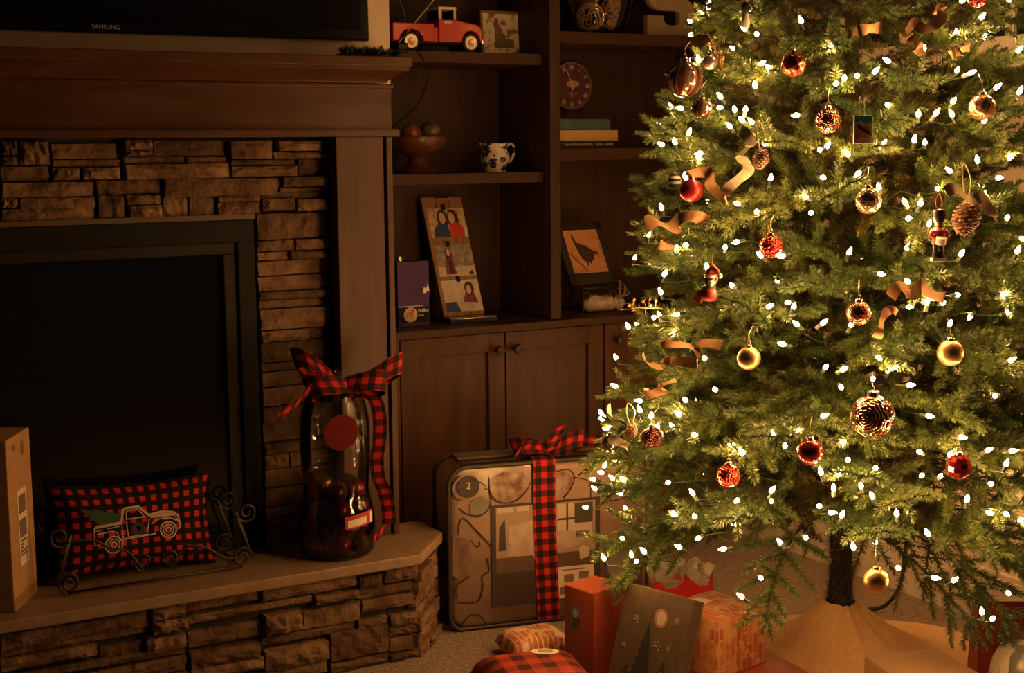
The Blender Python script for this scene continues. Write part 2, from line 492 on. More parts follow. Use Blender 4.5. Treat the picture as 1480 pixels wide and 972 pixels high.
for sgn in (1, -1):                                               # chamfered ends
    A = Vector((1.512, 3.212, 0)); B = Vector((1.634, 3.352, 0))
    d = (B - A).normalized(); nrm = Vector((d.y, -d.x, 0)); Lc = (B - A).length
    z = 0.003
    k = 0
    while z < 0.245:
        h = min(rng.choice((0.02, 0.026, 0.032, 0.038)), 0.251 - z)
        if 0.251 - z - h < 0.012: h = 0.251 - z
        xs = [0, Lc] if k % 3 else [0, Lc * rng.uniform(0.35, 0.65), Lc]
        for a, b in zip(xs[:-1], xs[1:]):
            pr = rng.choice((-0.004, 0.004, 0.010, 0.016))
            c = A + d * ((a + b) / 2) + nrm * (pr - 0.012)
            x = c.x if sgn > 0 else 1.66 - c.x
            stone(hearth, (x, c.y, z + h / 2), (b - a + 0.004, 0.03, h - 0.002), math.atan2(d.y, d.x) * sgn)
        z += h
        k += 1
    for q in range(5):
        stone(hearth, (1.632 if sgn > 0 else 0.028, 3.43, 0.026 + q * 0.05), (0.135, 0.034, 0.047), PI / 2 * sgn)

# fireplace insert
ins = empty('fireplace_insert', (0.83, 3.49, 0.28), label='black fireplace insert with dark glass front set in the stone surround', cat='fireplace')
def P(mb, name, m, root, **kw):
    o = mb.build(name, m, root, **kw)
    o.matrix_parent_inverse = Matrix.Translation(root.location).inverted()
    return o
fr = MB()
fr.box(0.47, 1.19, 3.448, 3.499, 1.132, 1.146)
P(fr, 'top_ledge', mat('insert_ledge', (0.10, 0.062, 0.04), 0.5), ins, bevel=0.002)
fr = MB()
fr.box(0.47, 1.19, 3.46, 3.499, 1.075, 1.132); fr.box(1.145, 1.19, 3.46, 3.499, 0.2805, 1.075); fr.box(0.47, 0.515, 3.46, 3.499, 0.2805, 1.075)
P(fr, 'frame', BLACKM, ins, bevel=0.003)
fr = MB()
fr.box(0.515, 1.145, 3.47, 3.498, 1.045, 1.075); fr.box(1.11, 1.145, 3.47, 3.498, 0.2805, 1.045); fr.box(0.515, 0.55, 3.47, 3.498, 0.2805, 1.045); fr.box(0.55, 1.11, 3.47, 3.498, 0.2805, 0.33)
P(fr, 'door_frame', mat('insert_door_metal', (0.016, 0.013, 0.011), 0.5, spec=0.2), ins, bevel=0.003)
P(MB().box(0.55, 1.11, 3.486, 3.492, 0.33, 1.045), 'glass_pane', SCREEN, ins)

# mantel
man = empty('fireplace_mantel', (0.83, 3.45, 0.28), label='dark stained wooden fireplace mantel with crown moulding and square posts', cat='mantel')
P(MB().box(0.095, 1.566, 3.30, 3.499, 1.508, 1.533), 'mantel_shelf', WOODX, man, bevel=0.003)
prof = [(3.499, 1.508), (3.315, 1.508), (3.315, 1.500), (3.325, 1.497), (3.338, 1.489), (3.350, 1.480), (3.357, 1.474), (3.357, 1.470), (3.499, 1.470)]
def extrude_x(prof, x0, x1, ret=0.0):
    mb = MB(); n = len(prof)
    ymin = min(p[0] for p in prof)
    vs_ = []
    for s, x in ((-1, x0), (1, x1)):
        for (y, z) in prof:
            vs_.append((x - s * (min(y - ymin, 0.1) if ret else 0), y, z))
    fs = [list(range(n)), list(range(n, 2 * n))[::-1]] + [[i, (i + 1) % n, n + (i + 1) % n, n + i] for i in range(n)]
    return mb.add(vs_, fs)
P(extrude_x(prof, 0.105, 1.562, 0.1), 'crown_moulding', WOODX, man)
P(MB().box(0.115, 1.553, 3.388, 3.499, 1.459, 1.470), 'bead_moulding', WOODX, man, bevel=0.003)
P(MB().box(0.112, 1.549, 3.40, 3.499, 1.354, 1.459), 'frieze_board', WOODX, man)
P(MB().box(0.097, 1.563, 3.38, 3.499, 1.336, 1.354), 'frieze_trim', WOODX, man, bevel=0.002)
for sx in (0, 1):
    def mx(a, b): return (a, b) if sx else (1.66 - b, 1.66 - a)
    a, b = mx(1.393, 1.524)
    P(MB().box(a, b, 3.40, 3.499, 0.2805, 1.336), 'post', WOODZ, man, bevel=0.002)
    a, b = mx(1.524, 1.532)
    P(MB().box(a, b, 3.42, 3.499, 0.2805, 1.336), 'post_groove', BLACKM, man)
    a, b = mx(1.532, 1.548)
    P(MB().box(a, b, 3.398, 3.499, 0.2805, 1.336), 'post_edge', WOODZ, man, bevel=0.002)

# ------------------------------------------------------------------ built-in bookcase, worktop, cabinets
bk = empty('built_in_bookcase', (2.28, 3.9, 0.776), label='dark wooden built-in bookcase with open shelves beside the fireplace', cat='bookcase')
BWX = mat('bookcase_wood_along', (0.040, 0.018, 0.010), 0.5, spec=0.2, col2=(0.056, 0.026, 0.014), nscale=3, stretch=(1.2, 14, 14), bump=0.06, bscale=9)
BWZ = mat('bookcase_wood_upright', (0.040, 0.018, 0.010), 0.5, spec=0.2, col2=(0.056, 0.026, 0.014), nscale=3, stretch=(14, 14, 1.2), bump=0.06, bscale=9)
P(MB().box(1.60, 2.975, 4.078, 4.098, 0.777, 2.4), 'back_panel', BWZ, bk)
P(MB().box(2.237, 2.274, 3.752, 4.078, 0.777, 2.4), 'divider', BWZ, bk, bevel=0.002)
P(MB().box(1.60, 1.66, 3.752, 4.078, 0.777, 2.4), 'side_panel', BWZ, bk, bevel=0.002)
P(MB().box(2.935, 2.975, 3.752, 4.078, 0.777, 2.4), 'side_panel', BWZ, bk, bevel=0.002)
for x0, x1, z0, z1 in ((1.66, 2.237, 1.554, 1.587), (1.66, 2.237, 1.199, 1.231), (2.274, 2.935, 1.622, 1.658), (2.274, 2.935, 1.265, 1.301), (1.66, 2.237, 1.95, 1.985), (2.274, 2.935, 1.99, 2.025)):
    P(MB().box(x0, x1, 3.795, 4.078, z0, z1), 'shelf', BWX, bk, bevel=0.002)
P(MB().box(1.60, 2.975, 3.752, 4.078, 2.4, 2.44), 'top_board', BWX, bk)
tag(MB().box(1.60, 2.975, 3.735, 4.098, 0.753, 0.776).build('worktop', BWX, bevel=0.002), 'dark wooden worktop running over the base cabinets', 'worktop')

def door(parent, x0, x1, z0, z1, knob_x):
    s = 0.056
    fr = MB()
    fr.box(x0, x0 + s, 3.756, 3.776, z0, z1); fr.box(x1 - s, x1, 3.756, 3.776, z0, z1)
    fr.box(x0 + s, x1 - s, 3.756, 3.776, z1 - s, z1); fr.box(x0 + s, x1 - s, 3.756, 3.776, z0, z0 + s)
    d = P(fr, 'door', WOODZ, parent, bevel=0.0015)
    off = Matrix.Translation(parent.location)
    pn = MB().box(x0 + s, x1 - s, 3.768, 3.774, z0 + s, z1 - s).build('door_panel', WOODZ, d)
    kn = MB().lathe([(0.0, 0.0), (0.009, 0.0), (0.006, 0.006), (0.005, 0.014), (0.012, 0.018), (0.0155, 0.024), (0.013, 0.030), (0.0, 0.033)], 14, xf((knob_x, 3.756, 0.698), rx=PI / 2)).build('knob', IRON, d, smooth=True)
cab1 = empty('base_cabinet', (2.07, 3.9, 0), label='dark wooden base cabinet with paired doors and round knobs beside fireplace', cat='cabinet')
P(MB().box(1.60, 2.433, 3.778, 4.098, 0.08, 0.752), 'body', WOODZ, cab1)
P(MB().box(1.60, 2.433, 3.83, 4.098, 0.0, 0.08), 'toe_kick', BLACKM, cab1)
P(MB().box(1.60, 1.722, 3.757, 3.777, 0.08, 0.752), 'face_frame', WOODZ, cab1)
door(cab1, 1.726, 2.0735, 0.09, 0.749, 2.047)
door(cab1, 2.0785, 2.431, 0.09, 0.749, 2.109)
cab2 = empty('base_cabinet', (2.7, 3.9, 0), label='dark wooden base cabinet with single door in the corner behind the tree', cat='cabinet')
P(MB().box(2.435, 2.975, 3.778, 4.098, 0.08, 0.752), 'body', WOODZ, cab2)
P(MB().box(2.435, 2.975, 3.83, 4.098, 0.0, 0.08), 'toe_kick', BLACKM, cab2)
door(cab2, 2.437, 2.955, 0.09, 0.749, 2.48)

# ------------------------------------------------------------------ television over the mantel
tv = empty('television', (0.83, 3.465, 1.58), label='large black flat-screen television on the wall above the mantel', cat='television')
P(MB().box(0.15, 1.512, 3.445, 3.485, 1.58, 2.36), 'housing', BLACKG, tv, bevel=0.006)
P(MB().box(0.175, 1.488, 3.4415, 3.4445, 1.606, 2.337), 'screen', SCREEN, tv)
P(MB().box(0.55, 1.1, 3.485, 3.4995, 1.75, 2.1), 'wall_bracket', BLACKM, tv)
o = lettering('SAMSUNG', 0.0145, xf((0.838, 3.4438, 1.594), rx=PI / 2), GREYW, tv, 'logo_lettering'); o.matrix_parent_inverse = Matrix.Translation(tv.location).inverted()
# short sprig of greenery lying on the mantel end
def needle_strip(mb, p0, p1, n, ln, r, mat_=0, droop=0.0, full=True):
    p0, p1 = Vector(p0), Vector(p1)
    ax = (p1 - p0).normalized(); u = ax.orthogonal().normalized(); w_ = ax.cross(u)
    for i in range(n):
        t = (i + r.random()) / n
        a = r.uniform(0, 2 * PI)
        side = u * math.cos(a) + w_ * math.sin(a)
        b = p0.lerp(p1, t)
        l = ln * r.uniform(0.75, 1.1) * (1 - 0.45 * max(0, t - 0.7) / 0.3)
        tip = b + side * l * 0.8 + ax * l * 0.62
        q = side.cross(ax) * 0.0011
        k = len(mb.v)
        mb.v += [b - q, b + q, tip]; mb.f.append([k, k + 1, k + 2]); mb.m.append(mat_); mb.uv.append(None)
SPRIGM = mat('garland_needles', (0.03, 0.05, 0.02), 0.5, col2=(0.06, 0.09, 0.03), nscale=40)
mb = MB(); r = random.Random(3)
for k in range(26):
    x = 1.40 + 0.0062 * k
    needle_strip(mb, (x, 3.37 + r.uniform(-0.01, 0.03), 1.540), (x + r.uniform(-0.03, 0.04), 3.35 + r.uniform(-0.02, 0.04), 1.548 + r.uniform(0, 0.012)), 80, 0.015, r)
mb.tube([(1.39, 3.375, 1.538), (1.46, 3.37, 1.5405), (1.57, 3.372, 1.539)], 0.004, 5)
tag(mb.build('pine_garland', SPRIGM, fix=False), 'short sprig of dark green pine garland on the mantel end', 'garland')

# ------------------------------------------------------------------ toy pickup truck on the upper shelf
TR = mat('toy_red_paint', (0.50, 0.036, 0.018), 0.38, coat=0.35, col2=(0.44, 0.03, 0.016), nscale=60)
tk = empty('toy_truck', (1.90, 3.86, 1.5875), label='red toy pickup truck with white cab roof on the top shelf', cat='toy truck')
def loc_build(mb, name, m, root, **kw): return mb.build(name, m, root, **kw)
def side_prism(poly, y0, y1): return MB().prism(poly, -y1, -y0, 0, UPRIGHT)      # poly in x,z
yb = 0.052
bed = [(-0.155, 0.028), (-0.155, 0.079), (-0.022, 0.079), (-0.022, 0.028), (-0.055, 0.028), (-0.060, 0.045), (-0.072, 0.058), (-0.096, 0.063), (-0.118, 0.057), (-0.130, 0.044), (-0.134, 0.028)]
o = side_prism(bed, -yb, yb); 
o.box(-0.02, -0.006, -0.045, 0.045, 0.026, 0.07)
loc_build(o, 'bed', TR, tk, bevel=0.003)
hood = [(-0.006, 0.028), (-0.006, 0.092), (0.052, 0.092), (0.062, 0.089), (0.118, 0.081), (0.130, 0.074), (0.136, 0.06), (0.136, 0.034), (0.131, 0.028), (0.127, 0.046), (0.116, 0.058), (0.100, 0.062), (0.084, 0.058), (0.073, 0.045), (0.069, 0.028)]
loc_build(side_prism(hood, -yb, yb), 'cab_and_hood', TR, tk, bevel=0.003)
loc_build(MB().box(-0.12, 0.125, -0.035, 0.035, 0.022, 0.034), 'chassis', BLACKM, tk)
WH = mat('toy_white_paint', (0.62, 0.55, 0.44), 0.4)
cabr = MB()
for y in (-0.046, 0.040):
    cabr.box(-0.004, 0.006, y, y + 0.006, 0.092, 0.128); cabr.box(0.046, 0.053, y, y + 0.006, 0.092, 0.128)
cabr.box(-0.005, 0.054, -0.047, 0.047, 0.122, 0.1295)
loc_build(cabr, 'cab_roof', WH, tk, bevel=0.0015)
loc_build(MB().box(-0.001, 0.0, -0.04, 0.04, 0.093, 0.121), 'rear_window', GLASS, tk)
loc_build(MB().box(0.048, 0.049, -0.04, 0.04, 0.093, 0.121), 'windscreen', GLASS, tk)
loc_build(MB().box(0.010, 0.036, -0.0535, -0.0522, 0.081, 0.088), 'door_emblem', GREYW, tk)
loc_build(MB().box(0.137, 0.144, -0.048, 0.048, 0.026, 0.038), 'front_bumper', CHROME, tk, bevel=0.002)
loc_build(MB().box(0.1362, 0.140, -0.04, 0.04, 0.046, 0.062), 'grille', CHROME, tk, bevel=0.001)
RUB = mat('rubber', (0.012, 0.012, 0.012), 0.7)
HUB = mat('hubcap', (0.72, 0.58, 0.40), 0.35, metal=0.6)
for x in (-0.096, 0.100):
    for s in (-1, 1):
        M_ = xf((x, s * 0.038, 0.0275), rx=-s * PI / 2)
        wh = MB().lathe([(0.012, -0.008), (0.027, -0.008), (0.0275, 0.0), (0.027, 0.011), (0.021, 0.013), (0.012, 0.013)], 24, M_).build('wheel', RUB, tk, smooth=True)
        MB().lathe([(0.0, 0.014), (0.007, 0.016), (0.010, 0.013), (0.014, 0.0145), (0.020, 0.0135), (0.0215, 0.010)], 24, M_, cap=False).build('hubcap', HUB, wh, smooth=True)

# framed map print
FRW = mat('brown_frame_wood', (0.16, 0.085, 0.04), 0.6, col2=(0.22, 0.12, 0.06), nscale=6, stretch=(1, 8, 8))
fp = empty('framed_print', (2.182, 3.94, 1.5875), label='square framed print with brown state silhouette beside the toy truck', cat='picture')
Mfp = Matrix.Rotation(math.radians(-5), 4, 'X')
mb = MB()
hw, hh = 0.0805, 0.138
for b in ((-hw, -hw + 0.008, 0, hh), (hw - 0.008, hw, 0, hh), (-hw, hw, 0, 0.008), (-hw, hw, hh - 0.008, hh)): mb.box(b[0], b[1], -0.010, 0.010, b[2], b[3], 0, Mfp)
mb.build('frame', FRW, fp, bevel=0.001)
PRN = mat('mottled_print', (0.66, 0.56, 0.42), 0.7, col2=(0.26, 0.10, 0.05), nscale=34, lo=0.50, hi=0.60, detail=2)
MB().box(-hw + 0.008, hw - 0.008, -0.004, 0.006, 0.008, hh - 0.008, 0, Mfp).build('print', PRN, fp)
sil = [(-0.030, 0.024), (0.036, 0.024), (0.036, 0.052), (0.028, 0.050), (0.018, 0.055), (0.010, 0.052), (0.006, 0.064), (-0.002, 0.070), (-0.006, 0.084), (-0.012, 0.092), (-0.016, 0.100), (-0.018, 0.116), (-0.030, 0.116), (-0.030, 0.085), (-0.026, 0.076), (-0.031, 0.064), (-0.027, 0.050), (-0.030, 0.040)]
MB().prism(sil, 0.0045, 0.0065, 0, Mfp @ UPRIGHT).build('silhouette', mat('silhouette_brown', (0.17, 0.115, 0.06), 0.8), fp)

# indoor aerial with rod and loop, its lead trailing over the shelf edge
an = empty('tv_aerial', (1.772, 3.815, 1.5875), label='small indoor television aerial with pale rod and curved wire', cat='aerial')
RODM = mat('aerial_rod', (0.72, 0.55, 0.36), 0.4, metal=0.4)
MB().box(-0.012, 0.020, -0.008, 0.012, 0.0, 0.022).build('base', BLACKG, an, bevel=0.003)
MB().tube([(-0.008, 0, 0.02), (0.118, -0.002, 0.158), (0.16, -0.002, 0.204)], 0.0017, 6).build('rod', RODM, an)
MB().tube(catmull([(-0.010, 0.006, 0.026), (0.004, 0.006, 0.05), (0.016, 0.006, 0.08), (0.016, 0.006, 0.105), (0.004, 0.006, 0.138), (-0.015, 0.006, 0.165)], 6), 0.0012, 5).build('wire_loop', CHROME, an, smooth=True)
pts = [(0.016, -0.006, 0.004), (0.034, -0.018, 0.003), (0.044, -0.023, -0.004), (0.064, -0.0235, -0.030), (0.074, -0.02, -0.045), (0.092, 0.02, -0.09), (0.098, 0.10, -0.15), (0.085, 0.2, -0.20), (0.05, 0.245, -0.24), (0.03, 0.25, -0.27)]
MB().tube(catmull(pts, 5), 0.0017, 5).build('lead', BLACKM, an, smooth=True)
MB().tube(catmull([(-0.065, 0.24, -0.10), (-0.055, 0.245, -0.19), (-0.02, 0.25, -0.23), (0.03, 0.25, -0.262)], 6), 0.0013, 5).build('lead', BLACKM, an, smooth=True)

# ------------------------------------------------------------------ pedestal bowl with balls
BOWLW = mat('red_brown_wood', (0.07, 0.022, 0.013), 0.35, coat=0.3, col2=(0.11, 0.038, 0.02), nscale=6, stretch=(6, 6, 1))
bw = empty('pedestal_bowl', (1.868, 3.92, 1.2315), label='dark turned wooden pedestal bowl on the middle shelf', cat='bowl')
prof = [(0.0, 0.0), (0.062, 0.0), (0.066, 0.006), (0.052, 0.014), (0.034, 0.026), (0.026, 0.042), (0.03, 0.050), (0.055, 0.060), (0.080, 0.078), (0.092, 0.100), (0.093, 0.108), (0.088, 0.108), (0.075, 0.084), (0.045, 0.068), (0.0, 0.063)]
MB().lathe(prof, 40).build('bowl_body', BOWLW, bw, smooth=True, angle=50)
for k, (x, y, z, r_, c1, c2, lab) in enumerate(((-0.022, -0.012, 0.117, 0.031, (0.32, 0.12, 0.05), (0.16, 0.05, 0.025), 'copper brown decorative ball in the pedestal bowl'),
                                            (0.042, -0.005, 0.122, 0.033, (0.09, 0.07, 0.06), (0.2, 0.16, 0.13), 'dark veined decorative ball in the pedestal bowl'),
                                            (0.012, 0.045, 0.118, 0.029, (0.05, 0.03, 0.02), (0.1, 0.06, 0.04), 'dark brown decorative ball at the back of the pedestal bowl'))):
    mb = MB().ball((0, 0, 0), r_, 24, 14)
    mb.lathe([(r_ * 1.005, -0.0015), (r_ * 1.02, 0.0), (r_ * 1.005, 0.0015)], 24, xf(rx=0.5 + k, ry=0.3), cap=False)
    o = mb.build('decorative_ball', mat('ball_%d' % k, c1, 0.3, metal=0.3, col2=c2, nscale=30), smooth='all')
    o.location = (1.868 + x, 3.92 + y, 1.2315 + z)
    tag(o, lab, 'ball', 'balls in the pedestal bowl')

# blue transferware pitcher
PIT = mat('white_blue_transferware', (0.62, 0.55, 0.45), 0.18, coat=0.4, col2=(0.02, 0.03, 0.09), nscale=42, lo=0.50, hi=0.56, detail=4)
pit = empty('pitcher', (2.126, 3.90, 1.2315), label='blue and white patterned china pitcher on the middle shelf', cat='pitcher')
prof = [(0.0, 0.0), (0.032, 0.0), (0.034, 0.004), (0.033, 0.009), (0.042, 0.022), (0.046, 0.036), (0.045, 0.050), (0.039, 0.063), (0.036, 0.074), (0.040, 0.085), (0.042, 0.087), (0.037, 0.085), (0.033, 0.074), (0.036, 0.063), (0.041, 0.050), (0.038, 0.025), (0.0, 0.010)]
mb = MB().lathe(prof, 36)
for i, p in enumerate(mb.v):                    # pull the rim out into a spout on the far-left side
    if p.z > 0.068:
        a = math.atan2(p.y, p.x)
        wgt = max(0, math.cos(a - PI)) ** 6 * (p.z - 0.068) / 0.019
        p.x -= 0.020 * wgt; p.z += 0.003 * wgt
mb.build('pitcher_body', PIT, pit, smooth=True, angle=60)
MB().tube(catmull([(0.036, 0, 0.078), (0.055, 0, 0.086), (0.067, 0, 0.074), (0.064, 0, 0.05), (0.052, 0, 0.032), (0.042, 0, 0.026)], 6), 0.0048, 8).build('handle', PIT, pit, smooth='all')

# ------------------------------------------------------------------ right-hand shelves
vase = empty('glass_vase', (2.51, 3.93, 1.6585), label='large clear glass vase filled with wicker balls on the upper shelf', cat='vase')
MB().lathe([(0.0, 0.0), (0.085, 0.0), (0.10, 0.006), (0.118, 0.06), (0.137, 0.14), (0.142, 0.2), (0.139, 0.2), (0.134, 0.14), (0.115, 0.062), (0.096, 0.012), (0.0, 0.009)], 40).build('vase_body', GLASS, vase, smooth=True)
def wicker_ball(c, r_, m, label, seed):
    q = random.Random(seed)
    mb = MB()
    for k in range(16):
        ax = Vector((q.gauss(0, 1), q.gauss(0, 1), q.gauss(0, 1))).normalized()
        u = ax.orthogonal().normalized(); w_ = ax.cross(u)
        off = q.uniform(-0.45, 0.45)
        rr = r_ * math.sqrt(1 - off * off)
        mb.tube([ax * off * r_ + (u * math.cos(t) + w_ * math.sin(t)) * rr for t in [2 * PI * i / 20 for i in range(20)]], r_ * 0.052, 4, closed=True)
    o = mb.build('wicker_ball', m, smooth='all')
    o.location = c
    tag(o, label, 'wicker ball', 'wicker balls in the glass vase')
WK1 = mat('cream_wicker', (0.55, 0.38, 0.2), 0.7); WK2 = mat('orange_wicker', (0.45, 0.2, 0.08), 0.7); WK3 = mat('grey_green_wicker', (0.22, 0.2, 0.13), 0.7); WK4 = mat('dark_wicker', (0.12, 0.07, 0.04), 0.7)
wicker_ball((2.470, 3.895, 1.7135), 0.045, WK1, 'cream woven wicker ball, largest in the glass vase', 1)
wicker_ball((2.543, 3.885, 1.744), 0.031, WK2, 'orange woven wicker ball resting between others in the vase', 2)
wicker_ball((2.592, 3.935, 1.728), 0.046, WK3, 'grey green woven wicker ball in the glass vase', 3)
wicker_ball((2.548, 3.875, 1.690), 0.021, WK2, 'smallest orange woven wicker ball at the bottom of the vase', 4)
wicker_ball((2.425, 3.96, 1.728), 0.037, WK4, 'dark brown woven wicker ball at the side of the vase', 5)
wicker_ball((2.50, 3.95, 1.795), 0.040, WK2, 'reddish woven wicker ball on top of the others in the vase', 6)

# letter S standing on the shelf
def arc(cx, cy, rx, ry, a0, a1, n=10): return [(cx + rx * math.cos(math.radians(a0 + (a1 - a0) * i / n)), cy + ry * math.sin(math.radians(a0 + (a1 - a0) * i / n))) for i in range(n + 1)]
W_, H_ = 0.094, 0.21
S_ = []
S_ += [(-W_, 0.0), (-W_, 0.068), (-0.028, 0.068)]                                  # lower-left terminal
S_ += [(-0.028, 0.050)] + arc(0.0, 0.050, 0.024, 0.012, 200, 270, 4)[1:] + arc(0.016, 0.05, 0.018, 0.012, 270, 360, 5)
S_ += arc(0.012, 0.072, 0.022, 0.012, 0, 90, 5)
S_ += [(-0.040, 0.084)] + arc(-0.040, 0.138, 0.054, 0.054, 268, 180, 7) + [(-W_, 0.160)]
S_ += arc(-0.050, 0.166, 0.044, 0.044, 180, 92, 6) + [(W_, 0.210), (W_, 0.142), (0.028, 0.142), (0.028, 0.158)]
S_ += arc(0.012, 0.160, 0.016, 0.012, 0, 90, 4) + [(-0.012, 0.172)] + arc(-0.014, 0.150, 0.016, 0.022, 90, 180, 4) + arc(-0.012, 0.140, 0.018, 0.014, 180, 268, 4)
S_ += [(0.04, 0.126)] + arc(0.045, 0.078, 0.049, 0.048, 88, 0, 7) + arc(0.048, 0.044, 0.046, 0.044, 0, -88, 7)
tag(MB().prism(S_, -0.012, 0.012, 0, xf((2.771, 3.885, 1.6585)) @ UPRIGHT).build('letter_block', mat('dull_brass_paint', (0.30, 0.22, 0.12), 0.55, col2=(0.36, 0.27, 0.15), nscale=20), bevel=0.002), 'large tan block letter S standing on the upper shelf', 'letter')

# clock
ck = empty('wall_clock', (2.502, 4.06, 1.506), label='small round maroon clock with Roman numerals leaning at the back of shelf', cat='clock')
UPY = Matrix.Rotation(PI / 2, 4, 'X')
MB().lathe([(0.0, -0.014), (0.076, -0.014), (0.0775, 0.004), (0.074, 0.006), (0.072, 0.003), (0.0, 0.003)], 48, UPY).build('case', mat('clock_rim', (0.30, 0.14, 0.09), 0.4), ck, smooth=True)
MB().lathe([(0.0, 0.0042), (0.0715, 0.0042)], 48, UPY, cap=False).build('dial', mat('maroon_dial', (0.11, 0.028, 0.04), 0.5, col2=(0.07, 0.018, 0.03), nscale=30), ck)
num = MB()
for i, s in enumerate(('XII', 'I', 'II', 'III', 'IIII', 'V', 'VI', 'VII', 'VIII', 'IX', 'X', 'XI')):
    t = text_mb(s, 0.019)
    a = -2 * PI * i / 12
    T_ = UPY @ Matrix.Rotation(a, 4, 'Z') @ Matrix.Translation((0, 0.060, 0.0052)) @ Matrix.Diagonal((0.85, 1.15, 1, 1))
    num.add([T_ @ p for p in t.v], t.f)
CLK = mat('clock_cream', (0.75, 0.62, 0.48), 0.6)
num.build('numerals', CLK, ck, fix=False)
MB().lathe([(0.006, 0.0048), (0.021, 0.0048)], 20, UPY @ Matrix.Translation((0.004, 0.006, 0)) @ Matrix.Diagonal((1.2, 0.55, 1, 1)), cap=False).build('dial_motif', mat('dial_motif', (0.5, 0.25, 0.17), 0.6), ck)
MB().box(-0.022, 0.022, -0.0265, -0.0245, 0.0046, 0.0052, 0, UPY).build('dial_line', mat('dial_line', (0.4, 0.2, 0.15), 0.6), ck)
MB().prism([(-0.0016, -0.012), (0.0016, -0.012), (0.001, 0.06), (-0.001, 0.06)], 0.0065, 0.0075, 0, UPY @ Matrix.Rotation(math.radians(22), 4, 'Z')).build('minute_hand', CLK, ck)
MB().prism([(-0.0018, -0.01), (0.0018, -0.01), (0.001, 0.036), (-0.001, 0.036)], 0.0078, 0.0088, 0, UPY @ Matrix.Rotation(math.radians(172), 4, 'Z')).build('hour_hand', CLK, ck)
mb = MB()
for s in (-1, 1): mb.tube([(0.045 * s, -0.02, -0.204), (0.04 * s, -0.012, -0.10), (0.02 * s, 0.006, -0.06)], 0.002, 5)
mb.tube([(0.045, -0.02, -0.20), (-0.045, -0.02, -0.20)], 0.002, 5)
mb.build('stand', BLACKM, ck)

# books lying on the shelf
def book(name, x0, x1, y0, y1, z0, z1, cov, label):
    b = empty(name, ((x0 + x1) / 2, (y0 + y1) / 2, z0), label=label, cat='book', group='books lying on the shelf')
    mb = MB()
    mb.box(x0, x1, y0, y1, z0, z0 + 0.003); mb.box(x0, x1, y0, y1, z1 - 0.003, z1); mb.box(x0, x1, y0, y0 + 0.003, z0 + 0.003, z1 - 0.003)
    P(mb, 'cover', cov, b, bevel=0.0008)
    P(MB().box(x0 + 0.004, x1 - 0.004, y0 + 0.0035, y1 - 0.004, z0 + 0.0032, z1 - 0.0032), 'page_block', CREAM, b)
    return b
bd = book('book', 2.29, 2.532, 3.845, 4.01, 1.3015, 1.3245, mat('book_dark', (0.018, 0.02, 0.013), 0.6), 'thin dark green book at the bottom of the stack')
mb = MB(); q = random.Random(8); x = 2.345
while x < 2.525:                                   # spine lettering too small to read: a row of tiny gilt marks
    wv = q.uniform(0.003, 0.006)
    if not (2.448 < x < 2.458 or 2.485 < x < 2.492): mb.box(x, x + wv, 3.8442, 3.8449, 1.3105, 1.3105 + q.uniform(0.005, 0.007))
    x += wv + 0.0018
P(mb, 'spine_print', mat('gilt_print', (0.4, 0.32, 0.12), 0.6), bd)
book('book', 2.292, 2.541, 3.84, 4.005, 1.325, 1.358, mat('book_tan', (0.42, 0.24, 0.09), 0.55, col2=(0.5, 0.3, 0.12), nscale=20), 'thick tan book in the middle of the stack')
book('book', 2.295, 2.517, 3.846, 4.0, 1.3585, 1.393, mat('book_teal', (0.032, 0.07, 0.075), 0.6, col2=(0.05, 0.09, 0.095), nscale=24), 'thick teal cloth book on top of the stack')

# ------------------------------------------------------------------ worktop things
# photo board leaning back
PB = mat('rustic_board', (0.22, 0.105, 0.05), 0.75, col2=(0.30, 0.155, 0.075), nscale=5, stretch=(10, 10, 1.5))
tilt = math.atan2(4.035 - 3.882, 1.152 - 0.792)
pb_h = math.hypot(4.035 - 3.882, 1.152 - 0.792)
pb = empty('photo_board', (2.006, 3.886, 0.7935), label='rustic plank photo board with three clipped snapshots leaning in bookcase', cat='photo board')
Mp = Matrix.Rotation(-tilt, 4, 'X')
for i in range(3):
    MB().box(-0.0705 + i * 0.0472, -0.0235 + i * 0.0472 - 0.0015, 0.0, 0.012, 0.0, pb_h - (0.003 if i == 1 else 0), 0, Mp).build('plank', PB, pb, bevel=0.001)
MB().box(-0.066, 0.066, 0.0122, 0.020, 0.30, 0.325, 0, Mp).build('batten', PB, pb)
MB().box(-0.066, 0.066, 0.0122, 0.020, 0.06, 0.085, 0, Mp).build('batten', PB, pb)
SK = mat('photo_skin', (0.55, 0.32, 0.22), 0.6); HR = mat('photo_hair', (0.035, 0.018, 0.012), 0.6); BLU = mat('photo_blue', (0.02, 0.05, 0.14), 0.6)
RDP = mat('photo_red', (0.5, 0.035, 0.025), 0.6); PINK = mat('photo_plum', (0.17, 0.035, 0.05), 0.6)
BG1 = mat('photo_autumn', (0.34, 0.20, 0.10), 0.5, col2=(0.55, 0.42, 0.28), nscale=60); BG2 = mat('photo_grey_rocks', (0.15, 0.13, 0.11), 0.5, col2=(0.32, 0.27, 0.22), nscale=60); BG3 = mat('photo_pale', (0.42, 0.35, 0.28), 0.5, col2=(0.55, 0.47, 0.39), nscale=40)
def ell(cx, cy, rx, ry, n=14): return [(cx + rx * math.cos(2 * PI * i / n), cy + ry * math.sin(2 * PI * i / n)) for i in range(n)]
